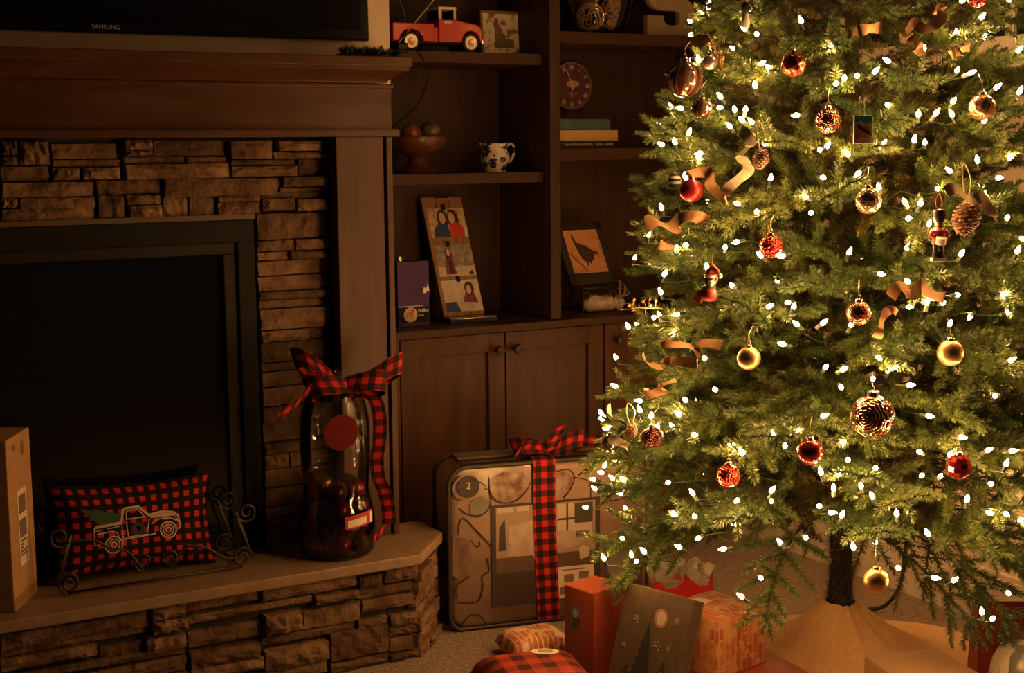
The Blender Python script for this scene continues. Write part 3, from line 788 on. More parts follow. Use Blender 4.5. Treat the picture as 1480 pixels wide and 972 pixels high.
def snapshot(cx, z0, w_, h_, bg, figs, clipx):
    MB().box(cx - w_ / 2, cx + w_ / 2, -0.0012, -0.0004, z0, z0 + h_, 0, Mp).build('snapshot', bg, pb)
    for k, (poly, m) in enumerate(figs):
        d = 0.0014 + 0.0002 * k
        MB().prism([(cx + x * w_, z0 + y * h_) for x, y in poly], d, d + 0.0001, 0, Mp @ UPRIGHT).build('printed_figure', m, pb)
    MB().box(clipx - 0.006, clipx + 0.006, -0.007, 0.0, z0 + h_ - 0.006, z0 + h_ + 0.012, 0, Mp).build('clip', BLACKM, pb, bevel=0.002)
snapshot(0.004, 0.255, 0.128, 0.098, BG1, [(ell(-0.12, 0.62, 0.15, 0.34), HR), (ell(0.16, 0.62, 0.15, 0.34), HR),
        ([(-0.42, 0.0), (-0.40, 0.3), (-0.25, 0.48), (-0.02, 0.45), (0.03, 0.0)], BLU), ([(0.02, 0.0), (0.02, 0.42), (0.22, 0.5), (0.38, 0.38), (0.46, 0.0)], RDP),
        (ell(-0.13, 0.66, 0.085, 0.2), SK), (ell(0.12, 0.66, 0.085, 0.2), SK), ([(0.4, 0.0), (0.42, 0.35), (0.5, 0.4), (0.5, 0.0)], GREYW)], -0.002)
snapshot(0.004, 0.128, 0.128, 0.102, BG2, [([(-0.5, 0.0), (-0.5, 0.3), (0.5, 0.3), (0.5, 0.0)], BG3), (ell(-0.16, 0.68, 0.09, 0.22), HR), ([(-0.3, 0.05), (-0.27, 0.5), (-0.16, 0.58), (-0.05, 0.5), (-0.02, 0.05)], PINK),
        ([(-0.2, 0.1), (-0.19, 0.5), (-0.1, 0.5), (-0.09, 0.1)], HR), (ell(-0.16, 0.75, 0.05, 0.12), SK), ([(0.3, 0.02), (0.34, 0.14), (0.42, 0.16), (0.44, 0.02)], HR)], -0.012)
snapshot(0.004, 0.012, 0.128, 0.102, BG3, [([(-0.5, 0.0), (-0.48, 0.3), (-0.2, 0.32), (-0.1, 0.0)], BLU), ([(0.0, 0.3), (0.1, 0.6), (0.34, 0.56), (0.4, 0.25)], PINK), (ell(0.22, 0.72, 0.13, 0.22), HR), (ell(0.2, 0.68, 0.07, 0.15), SK)], 0.0)
tag(MB().box(1.93, 2.09, 3.83, 3.97, 0.7765, 0.7925).build('flat_box', mat('midnight_blue_gloss', (0.02, 0.02, 0.04), 0.12, coat=0.5), bevel=0.002), 'flat glossy midnight blue box under the photo board', 'box')

# purple game box
pu = empty('purple_box', (1.811, 3.86, 0.7765), label='upright dark purple carton with round colourful emblem beside photo board', cat='box')
PUR = mat('purple_carton', (0.040, 0.008, 0.085), 0.35, col2=(0.055, 0.012, 0.12), nscale=12)
MB().box(-0.052, 0.052, -0.02, 0.03, 0.0, 0.195).build('carton', PUR, pu, bevel=0.002)
MB().box(-0.052, 0.052, -0.0215, -0.0203, 0.012, 0.058).build('label_panel', BLACKM, pu)
MB().box(-0.050, 0.030, -0.0222, -0.0217, 0.060, 0.0625).build('label_rule', GREYW, pu)
MB().lathe([(0.0, 0.0217), (0.0225, 0.0217), (0.0225, 0.0225), (0.0, 0.0225)], 24, Matrix.Translation((-0.012, 0, 0.036)) @ UPY).build('emblem', mat('emblem_tan', (0.42, 0.28, 0.2), 0.5), pu)
for poly, c in (([(-0.018, 0.036), (-0.006, 0.052), (0.0, 0.05), (-0.010, 0.032)], (0.5, 0.05, 0.03)), ([(0.0, 0.02), (0.004, 0.02), (0.006, 0.046), (0.002, 0.05)], (0.6, 0.55, 0.05)), ([(-0.028, 0.032), (-0.02, 0.048), (-0.017, 0.045), (-0.022, 0.03)], (0.12, 0.2, 0.05))):
    MB().prism(poly, 0.0227, 0.0231, 0, UPY).build('emblem_stripe', mat('emblem_colour', c, 0.5), pu)
mb = MB()
for i in range(6): mb.box(0.013 + i * 0.006, 0.013 + i * 0.006 + 0.004, -0.0224, -0.0216, 0.042, 0.042 + (0.008 if i % 3 else 0.011))
for i in range(3): mb.box(0.014 + i * 0.006, 0.014 + i * 0.006 + 0.0045, -0.0224, -0.0216, 0.031, 0.034)
mb.build('small_print', GREYW, pu)
MB().prism([(0.030, 0.10), (0.034, 0.118), (0.041, 0.110), (0.047, 0.128), (0.052, 0.102), (0.045, 0.106), (0.039, 0.098)], 0.0204, 0.0209, 0, UPY).build('white_splash', WHITE, pu)
MB().lathe([(0.0, 0.0), (0.011, 0.0), (0.012, 0.008), (0.008, 0.016), (0.0, 0.017)], 16, Matrix.Translation((-0.034, 0.006, 0.195))).build('knob', CHROME, pu, smooth=True)

# turkey print on an iron easel
tu = empty('framed_print', (2.475, 3.90, 0.7765), label='black framed print of a turkey on orange ground leaning on easel', cat='picture')
tl = math.atan2(0.11, 0.19)
Mt = Matrix.Translation((0.0, -0.02, 0.085)) @ Matrix.Rotation(-tl, 4, 'X')
mb = MB()
fw, fh = 0.092, 0.222
for b in ((-fw, -fw + 0.026, 0, fh), (fw - 0.026, fw, 0, fh), (-fw, fw, 0, 0.040), (-fw, fw, fh - 0.026, fh)): mb.box(b[0], b[1], -0.012, 0.006, b[2], b[3], 0, Mt)
mb.build('frame', mat('black_brown_frame', (0.028, 0.018, 0.012), 0.45), tu, bevel=0.002)
mb = MB()
for b in ((-fw + 0.0262, -fw + 0.029, 0.0402, fh - 0.0262), (fw - 0.029, fw - 0.0262, 0.0402, fh - 0.0262), (-fw + 0.0262, fw - 0.0262, 0.0402, 0.043), (-fw + 0.0262, fw - 0.0262, fh - 0.029, fh - 0.0262)): mb.box(b[0], b[1], -0.009, 0.0, b[2], b[3], 0, Mt)
mb.build('gilt_liner', mat('gilt_liner', (0.6, 0.42, 0.22), 0.4), tu)
MB().box(-fw + 0.029, fw - 0.029, -0.004, 0.004, 0.043, fh - 0.029, 0, Mt).build('print', mat('orange_print', (0.50, 0.20, 0.07), 0.5, col2=(0.60, 0.30, 0.13), nscale=22), tu)
bird = [(-0.036, 0.176), (-0.030, 0.180), (-0.028, 0.170), (-0.022, 0.156), (-0.006, 0.150), (0.012, 0.146), (0.022, 0.138), (0.034, 0.130), (0.046, 0.128), (0.050, 0.122), (0.044, 0.119), (0.034, 0.122), (0.028, 0.108), (0.024, 0.104), (0.016, 0.100), (0.012, 0.086), (0.009, 0.099), (0.002, 0.096), (-0.001, 0.080), (-0.005, 0.097), (-0.014, 0.106), (-0.024, 0.126), (-0.030, 0.152), (-0.034, 0.168)]
bird = [(x, 0.040 + (z - 0.09) * 1.25 + 0.03) for x, z in bird]
MB().prism(bird, 0.0045, 0.0052, 0, Mt @ UPRIGHT).build('bird_print', mat('bird_print', (0.06, 0.025, 0.012), 0.6), tu)
MB().prism([(-0.058, 0.112), (-0.056, 0.116), (-0.008, 0.052), (-0.010, 0.048)], 0.0045, 0.0052, 0, Mt @ UPRIGHT).build('branch_print', mat('branch_print', (0.12, 0.05, 0.025), 0.6), tu)
es = empty('display_easel', (2.475, 3.90, 0.7765), label='small dark iron display easel under the turkey print', cat='easel')
mb = MB()
for s in (-1, 1):
    mb.tube(catmull([(0.06 * s, -0.052, 0.003), (0.055 * s, -0.04, 0.03), (0.05 * s, -0.03, 0.08), (0.045 * s, 0.005, 0.12), (0.03 * s, 0.10, 0.24)], 5), 0.003, 6)
    mb.tube([(0.05 * s + 0.012 * math.cos(t), -0.054, 0.055 + 0.012 * math.sin(t)) for t in [i * PI / 6 for i in range(12)]], 0.0025, 5, closed=True)
mb.tube([(0.055, -0.042, 0.078), (-0.055, -0.042, 0.078)], 0.003, 6)
mb.tube([(0.03, 0.10, 0.24), (0.0, 0.13, 0.004)], 0.003, 6); mb.tube([(0.03, 0.10, 0.24), (-0.03, 0.10, 0.24)], 0.003, 6)
mb.build('easel_frame', IRON, es, smooth='all')

# grey fabric bow / wrapped parcel on the worktop
FB = mat('grey_linen', (0.42, 0.34, 0.27), 0.85, col2=(0.58, 0.48, 0.38), nscale=50, bump=0.4, bscale=140)
gb = empty('linen_bundle', (2.505, 3.87, 0.7765), label='grey linen bundle tied with a loose ribbon bow on worktop', cat='bundle')
mb = MB(); q = random.Random(5)
prof = []
nu, nv = 22, 10
vs_ = []
for i in range(nu):
    t = -1 + 2 * i / (nu - 1)
    rad = 0.028 * (1 - abs(t) ** 3) ** 0.6 * (1 - 0.45 * math.exp(-((t - 0.45) / 0.13) ** 2)) + 0.002
    for j in range(nv):
        a = 2 * PI * j / nv
        rr = rad * (1 + 0.14 * math.sin(3 * a + 5 * t) + 0.1 * q.uniform(-1, 1))
        vs_.append((t * 0.082, rr * math.cos(a) * 1.2, max(0.0, 0.024 + rr * math.sin(a))))
fs = [(i * nv + j, (i + 1) * nv + j, (i + 1) * nv + (j + 1) % nv, i * nv + (j + 1) % nv) for i in range(nu - 1) for j in range(nv)]
mb.add(vs_, fs); mb.build('cloth', FB, gb, smooth='all')
mb = MB()
for k in range(3):
    a = 0.5 + 0.5 * k
    pts = [(0.038 + 0.05 * math.sin(t) * math.cos(a), -0.028 - 0.004 * k, 0.046 + 0.035 * (1 - math.cos(t)) * math.sin(a) * 0.8) for t in [i * PI / 8 for i in range(9)]]
    mb.strip(pts, (0.0, 1.0, 0.12), 0.013)
mb.build('ribbon', FB, gb, smooth='all', fix=False)

# ------------------------------------------------------------------ things on the hearth
ZH = 0.2805
# cardboard box standing on end
cb = empty('cardboard_box', (0.527, 3.24, ZH), rz=math.atan2(0.142, 0.077), label='tall narrow cardboard box with shipping label standing on the hearth', cat='box')
MB().box(0.0, 0.1615, 0.0, 0.125, 0.0, 0.392).build('carton', CARD, cb, bevel=0.003)
MB().box(0.004, 0.1575, -0.0006, -0.0001, 0.0, 0.03).build('packing_tape', mat('tape', (0.3, 0.16, 0.08), 0.3), cb)
mb = MB().box(0.052, 0.112, -0.0012, -0.0003, 0.09, 0.265)
lb = mb.build('shipping_label', CREAM, cb)
mb = MB(); q = random.Random(2)
mb.box(0.060, 0.104, -0.0018, -0.0013, 0.21, 0.252); mb.box(0.058, 0.104, -0.0018, -0.0013, 0.155, 0.196)
for i in range(5): mb.box(0.060, 0.075 + q.uniform(0, 0.03), -0.0018, -0.0013, 0.112 + i * 0.008, 0.117 + i * 0.008)
mb.build('label_print', mat('faded_print', (0.16, 0.12, 0.10), 0.7), cb)
lettering('X', 0.022, xf((0.098, -0.0016, 0.102), rx=PI / 2), BLACKM, cb, 'label_letter')
MB().prism(ell(0.105, 0.355, 0.012, 0.018), 0.0003, 0.0008, 0, UPRIGHT).build('stain', mat('grease_stain', (0.2, 0.11, 0.055), 0.7), cb)
MB().prism(ell(0.05, 0.365, 0.008, 0.008), 0.0003, 0.0008, 0, UPRIGHT).build('stain', mat('grease_stain_small', (0.2, 0.11, 0.055), 0.7), cb)

# check pillow with printed pickup
GING = plaid('small_red_black_check', (0.009, 0.007, 0.008), (0.022, 0.005, 0.006), (0.48, 0.03, 0.022), 0.0285, 0.9)
pw, ph, pt = 0.392, 0.232, 0.052
pil = empty('throw_pillow', (0.845, 3.405, ZH), label='red and black check throw pillow printed with an old pickup truck', cat='pillow')
Mpl = Matrix.Translation((0, 0.012, 0.116)) @ Matrix.Rotation(math.radians(-13), 4, 'X') @ Matrix.Rotation(math.radians(1.5), 4, 'Y')
def pil_pt(u, v, side=-1, off=0.0):
    x = u * pw / 2 * (1 - 0.07 * (1 - v * v)); z = v * ph / 2 * (1 - 0.12 * (1 - u * u))
    t = pt * ((1 - u ** 4) * (1 - v ** 4)) ** 0.6 + 0.002 * math.sin(9 * u + 4 * v)
    return Vector((x, side * (t + off), z))
mb = MB()
nu, nv = 32, 20
for side in (-1, 1):
    vs_, uv = [], []
    for i in range(nu + 1):
        for j in range(nv + 1):
            u = -1 + 2 * i / nu; v = -1 + 2 * j / nv
            vs_.append(Mpl @ pil_pt(u, v, side)); uv.append((u * pw / 2, v * ph / 2))
    fs = [(i * (nv + 1) + j, (i + 1) * (nv + 1) + j, (i + 1) * (nv + 1) + j + 1, i * (nv + 1) + j + 1) for i in range(nu) for j in range(nv)]
    mb.add(vs_, fs, 0, uv)
mb.build('cushion', GING, pil, smooth='all', weld=True)
def stroke(pts, wd, closed=False):
    mb = MB(); vs_ = []
    n = len(pts)
    L_ = []
    for i in range(n):
        a = pts[i - 1] if (i or closed) else pts[i]; b = pts[(i + 1) % n] if (i < n - 1 or closed) else pts[i]
        d = Vector((b[0] - a[0], b[1] - a[1])); d = d.normalized() if d.length else Vector((1, 0))
        nx, nz = -d.y * wd / 2, d.x * wd / 2
        for s in (-1, 1):
            x, z = pts[i][0] + s * nx, pts[i][1] + s * nz
            vs_.append(Mpl @ pil_pt(x / (pw / 2), z / (ph / 2), -1, 0.0022))
    m = n if closed else n - 1
    fs = [(2 * i, 2 * i + 1, (2 * ((i + 1) % n)) + 1, 2 * ((i + 1) % n)) for i in range(m)]
    return vs_, fs
def fill(poly):
    """triangulated flat print following the pillow"""
    me = bmesh.new()
    vv = [me.verts.new((x, z, 0)) for x, z in poly]
    me.faces.new(vv)
    bmesh.ops.triangulate(me, faces=me.faces)
    for _ in range(2): bmesh.ops.subdivide_edges(me, edges=me.edges, cuts=1, use_grid_fill=True)
    me.verts.index_update()
    vs_ = [Mpl @ pil_pt(v.co.x / (pw / 2), v.co.y / (ph / 2), -1, 0.0016) for v in me.verts]
    fs = [[v.index for v in f.verts] for f in me.faces]
    me.free()
    return vs_, fs
# drawing coordinates: x right, z up, pillow centre = 0
lines = MB()
def ln(pts, wd=0.0032, closed=False):
    a, b = stroke(pts, wd, closed); lines.add(a, b)
def circ(cx, cz, r_, n=22): return [(cx + r_ * math.cos(2 * PI * i / n), cz + r_ * math.sin(2 * PI * i / n)) for i in range(n)]
ln([(-0.115, 0.004), (-0.045, 0.012), (-0.045, -0.03)]); ln([(-0.115, -0.004), (-0.05, 0.003)], 0.002); ln([(-0.115, 0.004), (-0.115, -0.04), (-0.095, -0.038)])
ln([(-0.11, -0.012), (-0.07, -0.008), (-0.058, -0.014), (-0.052, -0.036)], 0.0025)
ln([(-0.045, 0.014), (-0.040, 0.045), (-0.034, 0.050), (0.0, 0.052), (0.02, 0.03), (0.024, 0.024)], 0.006)
ln([(-0.033, 0.020), (-0.031, 0.042), (-0.002, 0.045), (0.014, 0.022)], 0.003); ln([(-0.033, 0.020), (0.016, 0.022)], 0.003)
ln([(-0.033, 0.016), (-0.030, -0.028), (0.018, -0.026), (0.026, 0.016)], 0.003); ln([(-0.05, -0.034), (0.04, -0.027)], 0.0035); ln([(-0.047, -0.028), (-0.03, -0.028)], 0.002)
ln([(0.022, 0.026), (0.060, 0.032), (0.092, 0.026), (0.104, 0.014), (0.108, -0.016), (0.100, -0.02)], 0.0038); ln([(0.03, 0.0), (0.05, 0.012), (0.082, 0.012), (0.098, 0.002)], 0.003)
ln([(0.028, 0.02), (0.096, 0.018)], 0.0022); ln([(0.098, 0.008), (0.106, -0.006)], 0.004)
for cx, cz in ((-0.068, -0.044), (0.074, -0.020)):
    ln(circ(cx, cz, 0.0215), 0.0035, True); ln(circ(cx, cz, 0.0145), 0.003, True); ln(circ(cx, cz, 0.007, 14), 0.003, True)
lines.build('truck_outline', mat('pale_pink_print', (0.55, 0.42, 0.34), 0.85), pil, fix=False)
PANM = mat('cream_print', (0.45, 0.35, 0.27), 0.85)
a, b = fill([(-0.115, 0.002), (-0.045, 0.008), (-0.045, 0.016), (-0.112, 0.010)]); MB().add(a, b).build('printed_bed_rail', PANM, pil, fix=False)
a, b = fill([(0.024, 0.024), (0.06, 0.03), (0.092, 0.024), (0.098, 0.016), (0.03, 0.017)]); MB().add(a, b).build('printed_hood', PANM, pil, fix=False)
a, b = fill([(-0.145, 0.058), (-0.11, 0.050), (-0.112, 0.056), (-0.075, 0.042), (-0.078, 0.048), (-0.048, 0.034), (-0.046, 0.014), (-0.11, 0.010), (-0.105, 0.020), (-0.128, 0.026), (-0.12, 0.036), (-0.138, 0.046)])
MB().add(a, b).build('printed_fir', mat('green_print', (0.035, 0.07, 0.025), 0.85), pil, fix=False)
a, b = stroke(circ(-0.004, -0.008, 0.0125), 0.010, True)
MB().add(a, b).build('printed_wreath', mat('wreath_print', (0.04, 0.055, 0.025), 0.85), pil, fix=False)

# iron scroll rack that holds the pillow
rk = empty('scroll_rack', (0.868, 3.30, ZH), label='wrought iron scroll rack on the hearth holding the check pillow', cat='rack')
def spiral(cx, cz, r0, r1, a0, turns, n=26, y=0.0):
    return [(cx + (r0 + (r1 - r0) * i / n) * math.cos(a0 + turns * 2 * PI * i / n), y, cz + (r0 + (r1 - r0) * i / n) * math.sin(a0 + turns * 2 * PI * i / n)) for i in range(n + 1)]
for s in (-1, 1):
    x0 = 0.212 * s
    top = spiral(x0 + 0.012 * s, 0.142, 0.006, 0.027, 0.5 if s > 0 else PI - 0.5, -1.6 * s)
    bot = spiral(x0 - 0.004 * s, 0.031, 0.006, 0.026, 0.5 + PI if s > 0 else -0.5, -1.6 * s)
    for yy in (0.0, 0.145):
        pt_ = [(x, yy, z) for x, y, z in top] + [(x, yy, z) for x, y, z in bot[::-1]]
        MB().tube(pt_, 0.0036, 6).build('end_scroll', IRON, rk, smooth='all')
    MB().tube([(x0 - 0.004 * s, 0.0, 0.006), (x0 - 0.004 * s, 0.145, 0.006)], 0.0034, 6).build('foot_bar', IRON, rk, smooth='all')
for s in (-1, 1):
    c_ = spiral(0.030 * s - 0.004, 0.056, 0.005, 0.024, PI / 2, 1.5 * -s)
    end = Vector(c_[-1])
    arm = catmull([end, (0.07 * s, 0, 0.075), (0.12 * s, 0, 0.066), (0.165 * s, 0, 0.035), (0.205 * s, 0, 0.030)] if s > 0 else [end, (-0.07, 0, 0.085), (-0.11, 0, 0.10), (-0.15, 0, 0.125), (-0.205, 0, 0.128)], 5)
    MB().tube([tuple(p) for p in c_[:-1]] + [tuple(p) for p in arm], 0.0034, 6).build('front_scroll', IRON, rk, smooth='all')
MB().tube([(-0.208, 0, 0.008), (0.208, 0, 0.008)], 0.0036, 6).build('bottom_bar', IRON, rk, smooth='all')
MB().tube([(-0.208, 0.145, 0.008), (0.208, 0.145, 0.008)], 0.0036, 6).build('bottom_bar', IRON, rk, smooth='all')

# ribbons and bows
def bow_loops(mb, c, size, wd, ax, up, seed=0, tails=(), fwd=Vector((0, -1, 0))):
    """two loops and a knot; ax = direction of the loops"""
    ax = Vector(ax).normalized(); up = Vector(up).normalized(); c = Vector(c)
    q = random.Random(seed)
    for s in (-1, 1):
        lean = q.uniform(0.3, 0.7)
        pts, sd = [], []
        for i in range(15):
            t = i / 14 * 2 * PI
            rx = size * 0.5 * (1 - math.cos(t)); rz = size * 0.34 * math.sin(t) * (0.5 + 0.5 * (1 - math.cos(t)) * 0.5)
            p = c + ax * s * rx + (fwd * 0.8 + up * 0.45) * rz + up * rx * lean * 0.5
            pts.append(p); sd.append((up * 0.85 - fwd * 0.4 + ax * 0.25 * s).normalized())
        mb.strip(pts, sd, [wd * (0.45 + 0.55 * min(1, min(i, 14 - i) / 4)) for i in range(15)])
    mb.tube([c - up * wd * 0.25, c, c + up * wd * 0.25], [wd * 0.2, wd * 0.26, wd * 0.2], 8)
def wavy(mb, pts, side, wd, amp=0.0, n=8):
    cp = catmull(pts, n)
    mb.strip(cp, side, wd)

# tall glass jar of baubles with a check bow
JX, JY = 1.335, 3.315
jar = empty('glass_jar', (JX, JY, ZH), label='tall clear glass jar of baubles with red check bow on hearth', cat='jar')
prof = [(0.0, 0.002), (0.085, 0.002), (0.094, 0.012), (0.099, 0.05), (0.097, 0.10), (0.088, 0.145), (0.083, 0.175), (0.086, 0.21), (0.090, 0.27), (0.089, 0.34), (0.080, 0.39), (0.068, 0.42), (0.064, 0.44)]
inner = [(r_ - 0.0025, max(z, 0.006)) for r_, z in prof[::-1]]; inner[-1] = (0.0, 0.006); prof[0] = (0.0, 0.001)
MB().lathe(prof, 40, cap=False).build('jar_body', GLASS, jar, smooth='all')
MB().lathe([(0.0, 0.0445 + 0.40), (0.052, 0.445), (0.072, 0.443), (0.072, 0.452), (0.03, 0.460), (0.014, 0.468), (0.012, 0.476), (0.0, 0.478)], 32).build('lid', GLASS, jar, smooth=True)
mb = MB()
bow_loops(mb, (0.03, -0.07, 0.435), 0.125, 0.058, (1, -0.1, 0.15), (0, 0, 1), 3)
bow_loops(mb, (-0.01, -0.066, 0.445), 0.12, 0.055, (1, -0.4, -0.35), (0.1, 0, 1), 5)
wavy(mb, [(-0.03, -0.075, 0.44), (-0.09, -0.07, 0.44), (-0.13, -0.07, 0.405), (-0.175, -0.07, 0.385)], (0.3, -0.25, 0.9), 0.038)
wavy(mb, [(0.03, -0.08, 0.44), (0.07, -0.09, 0.41), (0.085, -0.09, 0.36), (0.082, -0.093, 0.30), (0.075, -0.09, 0.25), (0.082, -0.085, 0.20), (0.10, -0.08, 0.16), (0.113, -0.07, 0.11), (0.112, -0.075, 0.075)], (0.85, -0.5, 0.1), 0.036)
wavy(mb, [(0.06, -0.095, 0.05), (0.085, -0.085, 0.062), (0.112, -0.06, 0.078)], (0.1, -0.2, 1), 0.03)
mb.build('check_bow', REDPLAID, jar, smooth='all', fix=False)
MB().lathe([(0.0, 0.0), (0.045, 0.0), (0.045, 0.0012), (0.0, 0.0012)], 28, Matrix.Translation((-0.02, -0.0925, 0.33)) @ UPY).build('round_tag', mat('maroon_tag', (0.10, 0.008, 0.010), 0.8, spec=0.1), jar)
def jar_band(a0, a1, z0, z1, r_, m, name, tilt_=0.0):
    vs_ = []
    for i in range(9):
        a = a0 + (a1 - a0) * i / 8
        for z in (z0, z1): vs_.append((r_ * math.cos(a), r_ * math.sin(a), z + tilt_ * i / 8))
    return MB().add(vs_, [(2 * i, 2 * i + 2, 2 * i + 3, 2 * i + 1) for i in range(8)]).build(name, m, jar, smooth='all', fix=False)
jar_band(-1.75, -0.85, 0.083, 0.116, 0.0998, mat('red_label', (0.34, 0.03, 0.03), 0.5), 'price_label', 0.008)
jar_band(-1.68, -1.12, 0.088, 0.106, 0.1004, CREAM, 'label_panel', 0.005)
jar_band(-0.98, -0.87, 0.090, 0.118, 0.1006, WHITE, 'label_barcode', 0.001)
JB = [mat('jar_bauble_red', (0.15, 0.010, 0.010), 0.2, metal=0.5), mat('jar_bauble_brown', (0.08, 0.03, 0.016), 0.25, metal=0.6), mat('jar_bauble_bronze', (0.22, 0.12, 0.055), 0.22, metal=0.8), mat('jar_bauble_silver', (0.40, 0.33, 0.27), 0.15, metal=1.0)]
JL = ['small dark red bauble inside the glass jar', 'small dark brown bauble inside the glass jar', 'small bronze bauble inside the glass jar', 'small shiny silver bauble inside the glass jar']
bme = []
for m in JB:
    o = MB().ball((0, 0, 0), 0.0265, 20, 12).build('bauble', m, smooth='all'); bme.append(o.data); bpy.data.objects.remove(o)
spots = []
for lay in range(4):
    z = 0.0345 + lay * 0.045
    for k in range(6 if lay < 3 else 5):
        a = 2 * PI * k / (6 if lay < 3 else 5) + lay * 0.52 + 0.3
        spots.append((0.061 * math.cos(a) * (1 if lay < 3 else 0.82), 0.061 * math.sin(a) * (1 if lay < 3 else 0.82), z))
kinds = [3, 0, 1, 2, 0, 1, 1, 2, 0, 1, 3, 0, 0, 1, 2, 0, 1, 2, 2, 0, 1, 0, 1]
for s_, k in zip(spots, kinds):
    o = bpy.data.objects.new('bauble', bme[k]); COL.objects.link(o)
    o.location = (JX + s_[0], JY + s_[1], ZH + s_[2])
    tag(o, JL[k], 'bauble', ['red', 'brown', 'bronze', 'silver'][k] + ' baubles in the glass jar')

# ------------------------------------------------------------------ bedding package with check ribbon
bp = empty('bedding_package', (1.665, 3.335, 0.0), rz=math.radians(-12), label='zipped clear vinyl comforter package tied with red check ribbon and bow', cat='bedding package')
BW, BH, BD = 0.575, 0.455, 0.17
def rounded_rect(w_, h_, r_, n=6):
    out = []
    for cx, cz, a0 in ((w_ - r_, r_, -90), (w_ - r_, h_ - r_, 0), (r_, h_ - r_, 90), (r_, r_, 180)):
        out += [(cx + r_ * math.cos(math.radians(a0 + 90 * i / n)), cz + r_ * math.sin(math.radians(a0 + 90 * i / n))) for i in range(n + 1)]
    return out
TAUPE = mat('taupe_fabric', (0.43, 0.29, 0.20), 0.85, col2=(0.52, 0.365, 0.26), nscale=9, bump=0.25, bscale=14, dist=0.02)
inner_poly = [(0.006 + x * (BW - 0.012) / BW, 0.006 + z * (BH - 0.012) / BH) for x, z in rounded_rect(BW, BH, 0.05)]
MB().prism(inner_poly, -BD + 0.006, -0.004, 0, UPRIGHT).build('comforter', TAUPE, bp, smooth=True, bevel=0.02, seg=4)
MB().prism(rounded_rect(BW, BH, 0.05), -BD, 0.0, 0, UPRIGHT).build('vinyl_cover', VINYL, bp, smooth=True, bevel=0.012, seg=3)
PIPE = mat('brown_piping', (0.05, 0.032, 0.024), 0.5)
for y in (0.002, BD - 0.004):
    MB().tube([(x, y, max(z, 0.0065)) for x, z in rounded_rect(BW, BH, 0.05)], 0.0065, 6, closed=True).build('piping', PIPE, bp, smooth='all')
MB().box(0.05, BW - 0.05, 0.05, 0.075, BH + 0.0005, BH + 0.004).build('zip', PIPE, bp)
TOPB = mat('bag_binding', (0.13, 0.095, 0.07), 0.7)
MB().box(0.05, BW - 0.05, 0.09, 0.16, BH + 0.0005, BH + 0.008).build('top_binding', TOPB, bp, bevel=0.003)
def flat(name, poly, m, d=0.0012, root=bp):
    return MB().prism(poly, d, d + 0.0002, 0, UPRIGHT).build(name, m, root)
FL1 = mat('flower_brown', (0.13, 0.07, 0.05), 0.85, col2=(0.24, 0.16, 0.12), nscale=20); FL2 = mat('flower_rust', (0.2, 0.10, 0.065), 0.85, col2=(0.45, 0.34, 0.27), nscale=22, lo=0.42, hi=0.62); FL3 = mat('flower_grey', (0.2, 0.165, 0.14), 0.85, col2=(0.27, 0.22, 0.18), nscale=20)
flat('printed_flower', [(0.115, 0.42), (0.15, 0.435), (0.21, 0.43), (0.23, 0.40), (0.215, 0.375), (0.18, 0.352), (0.14, 0.354), (0.118, 0.38)], FL2)
flat('printed_flower', [(0.295, 0.42), (0.335, 0.425), (0.355, 0.405), (0.345, 0.375), (0.325, 0.352), (0.295, 0.36)], FL2)
flat('printed_flower', [(0.01, 0.27), (0.04, 0.262), (0.055, 0.25), (0.062, 0.20), (0.058, 0.16), (0.03, 0.145), (0.008, 0.16)], FL1)
flat('printed_flower', [(0.455, 0.17), (0.48, 0.19), (0.52, 0.185), (0.53, 0.15), (0.51, 0.115), (0.47, 0.11), (0.455, 0.13)], FL3)
flat('printed_flower', [(0.06, 0.36), (0.09, 0.375), (0.112, 0.36), (0.11, 0.335), (0.085, 0.322), (0.06, 0.33)], FL3)
LINE = mat('drawn_line', (0.03, 0.022, 0.018), 0.8)
def bl(pts, r_=0.0017):
    MB().tube([(x, -0.0022, z) for x, z in [(p.x, p.z) for p in catmull([(x, 0, z) for x, z in pts], 5)]], r_, 4).build('printed_stem', LINE, bp)
bl([(0.06, 0.425), (0.085, 0.415), (0.105, 0.40)]); bl([(0.112, 0.425), (0.115, 0.38), (0.14, 0.354), (0.18, 0.35), (0.215, 0.374), (0.232, 0.405)]); bl([(0.30, 0.425), (0.34, 0.428), (0.357, 0.405), (0.345, 0.372), (0.325, 0.35)])
bl([(0.357, 0.405), (0.40, 0.39), (0.405, 0.345)]); bl([(0.37, 0.41), (0.42, 0.44), (0.47, 0.445)], 0.0024); bl([(0.10, 0.395), (0.118, 0.38), (0.112, 0.34), (0.085, 0.32), (0.05, 0.328), (0.03, 0.345)])
bl([(0.026, 0.275), (0.03, 0.31), (0.045, 0.315), (0.075, 0.28), (0.115, 0.235)]); bl([(0.05, 0.31), (0.09, 0.265), (0.12, 0.228)]); bl([(0.06, 0.255), (0.075, 0.235), (0.085, 0.24), (0.083, 0.25)])
bl([(0.105, 0.20), (0.11, 0.165), (0.09, 0.15), (0.092, 0.12), (0.08, 0.085), (0.05, 0.08), (0.02, 0.085)]); bl([(0.02, 0.10), (0.018, 0.13), (0.055, 0.155)]); bl([(0.03, 0.02), (0.055, 0.045), (0.085, 0.04), (0.10, 0.01)])
bl([(0.43, 0.34), (0.47, 0.33), (0.52, 0.34)]); bl([(0.44, 0.22), (0.48, 0.215), (0.52, 0.18)]); bl([(0.455, 0.115), (0.49, 0.10), (0.53, 0.12)])
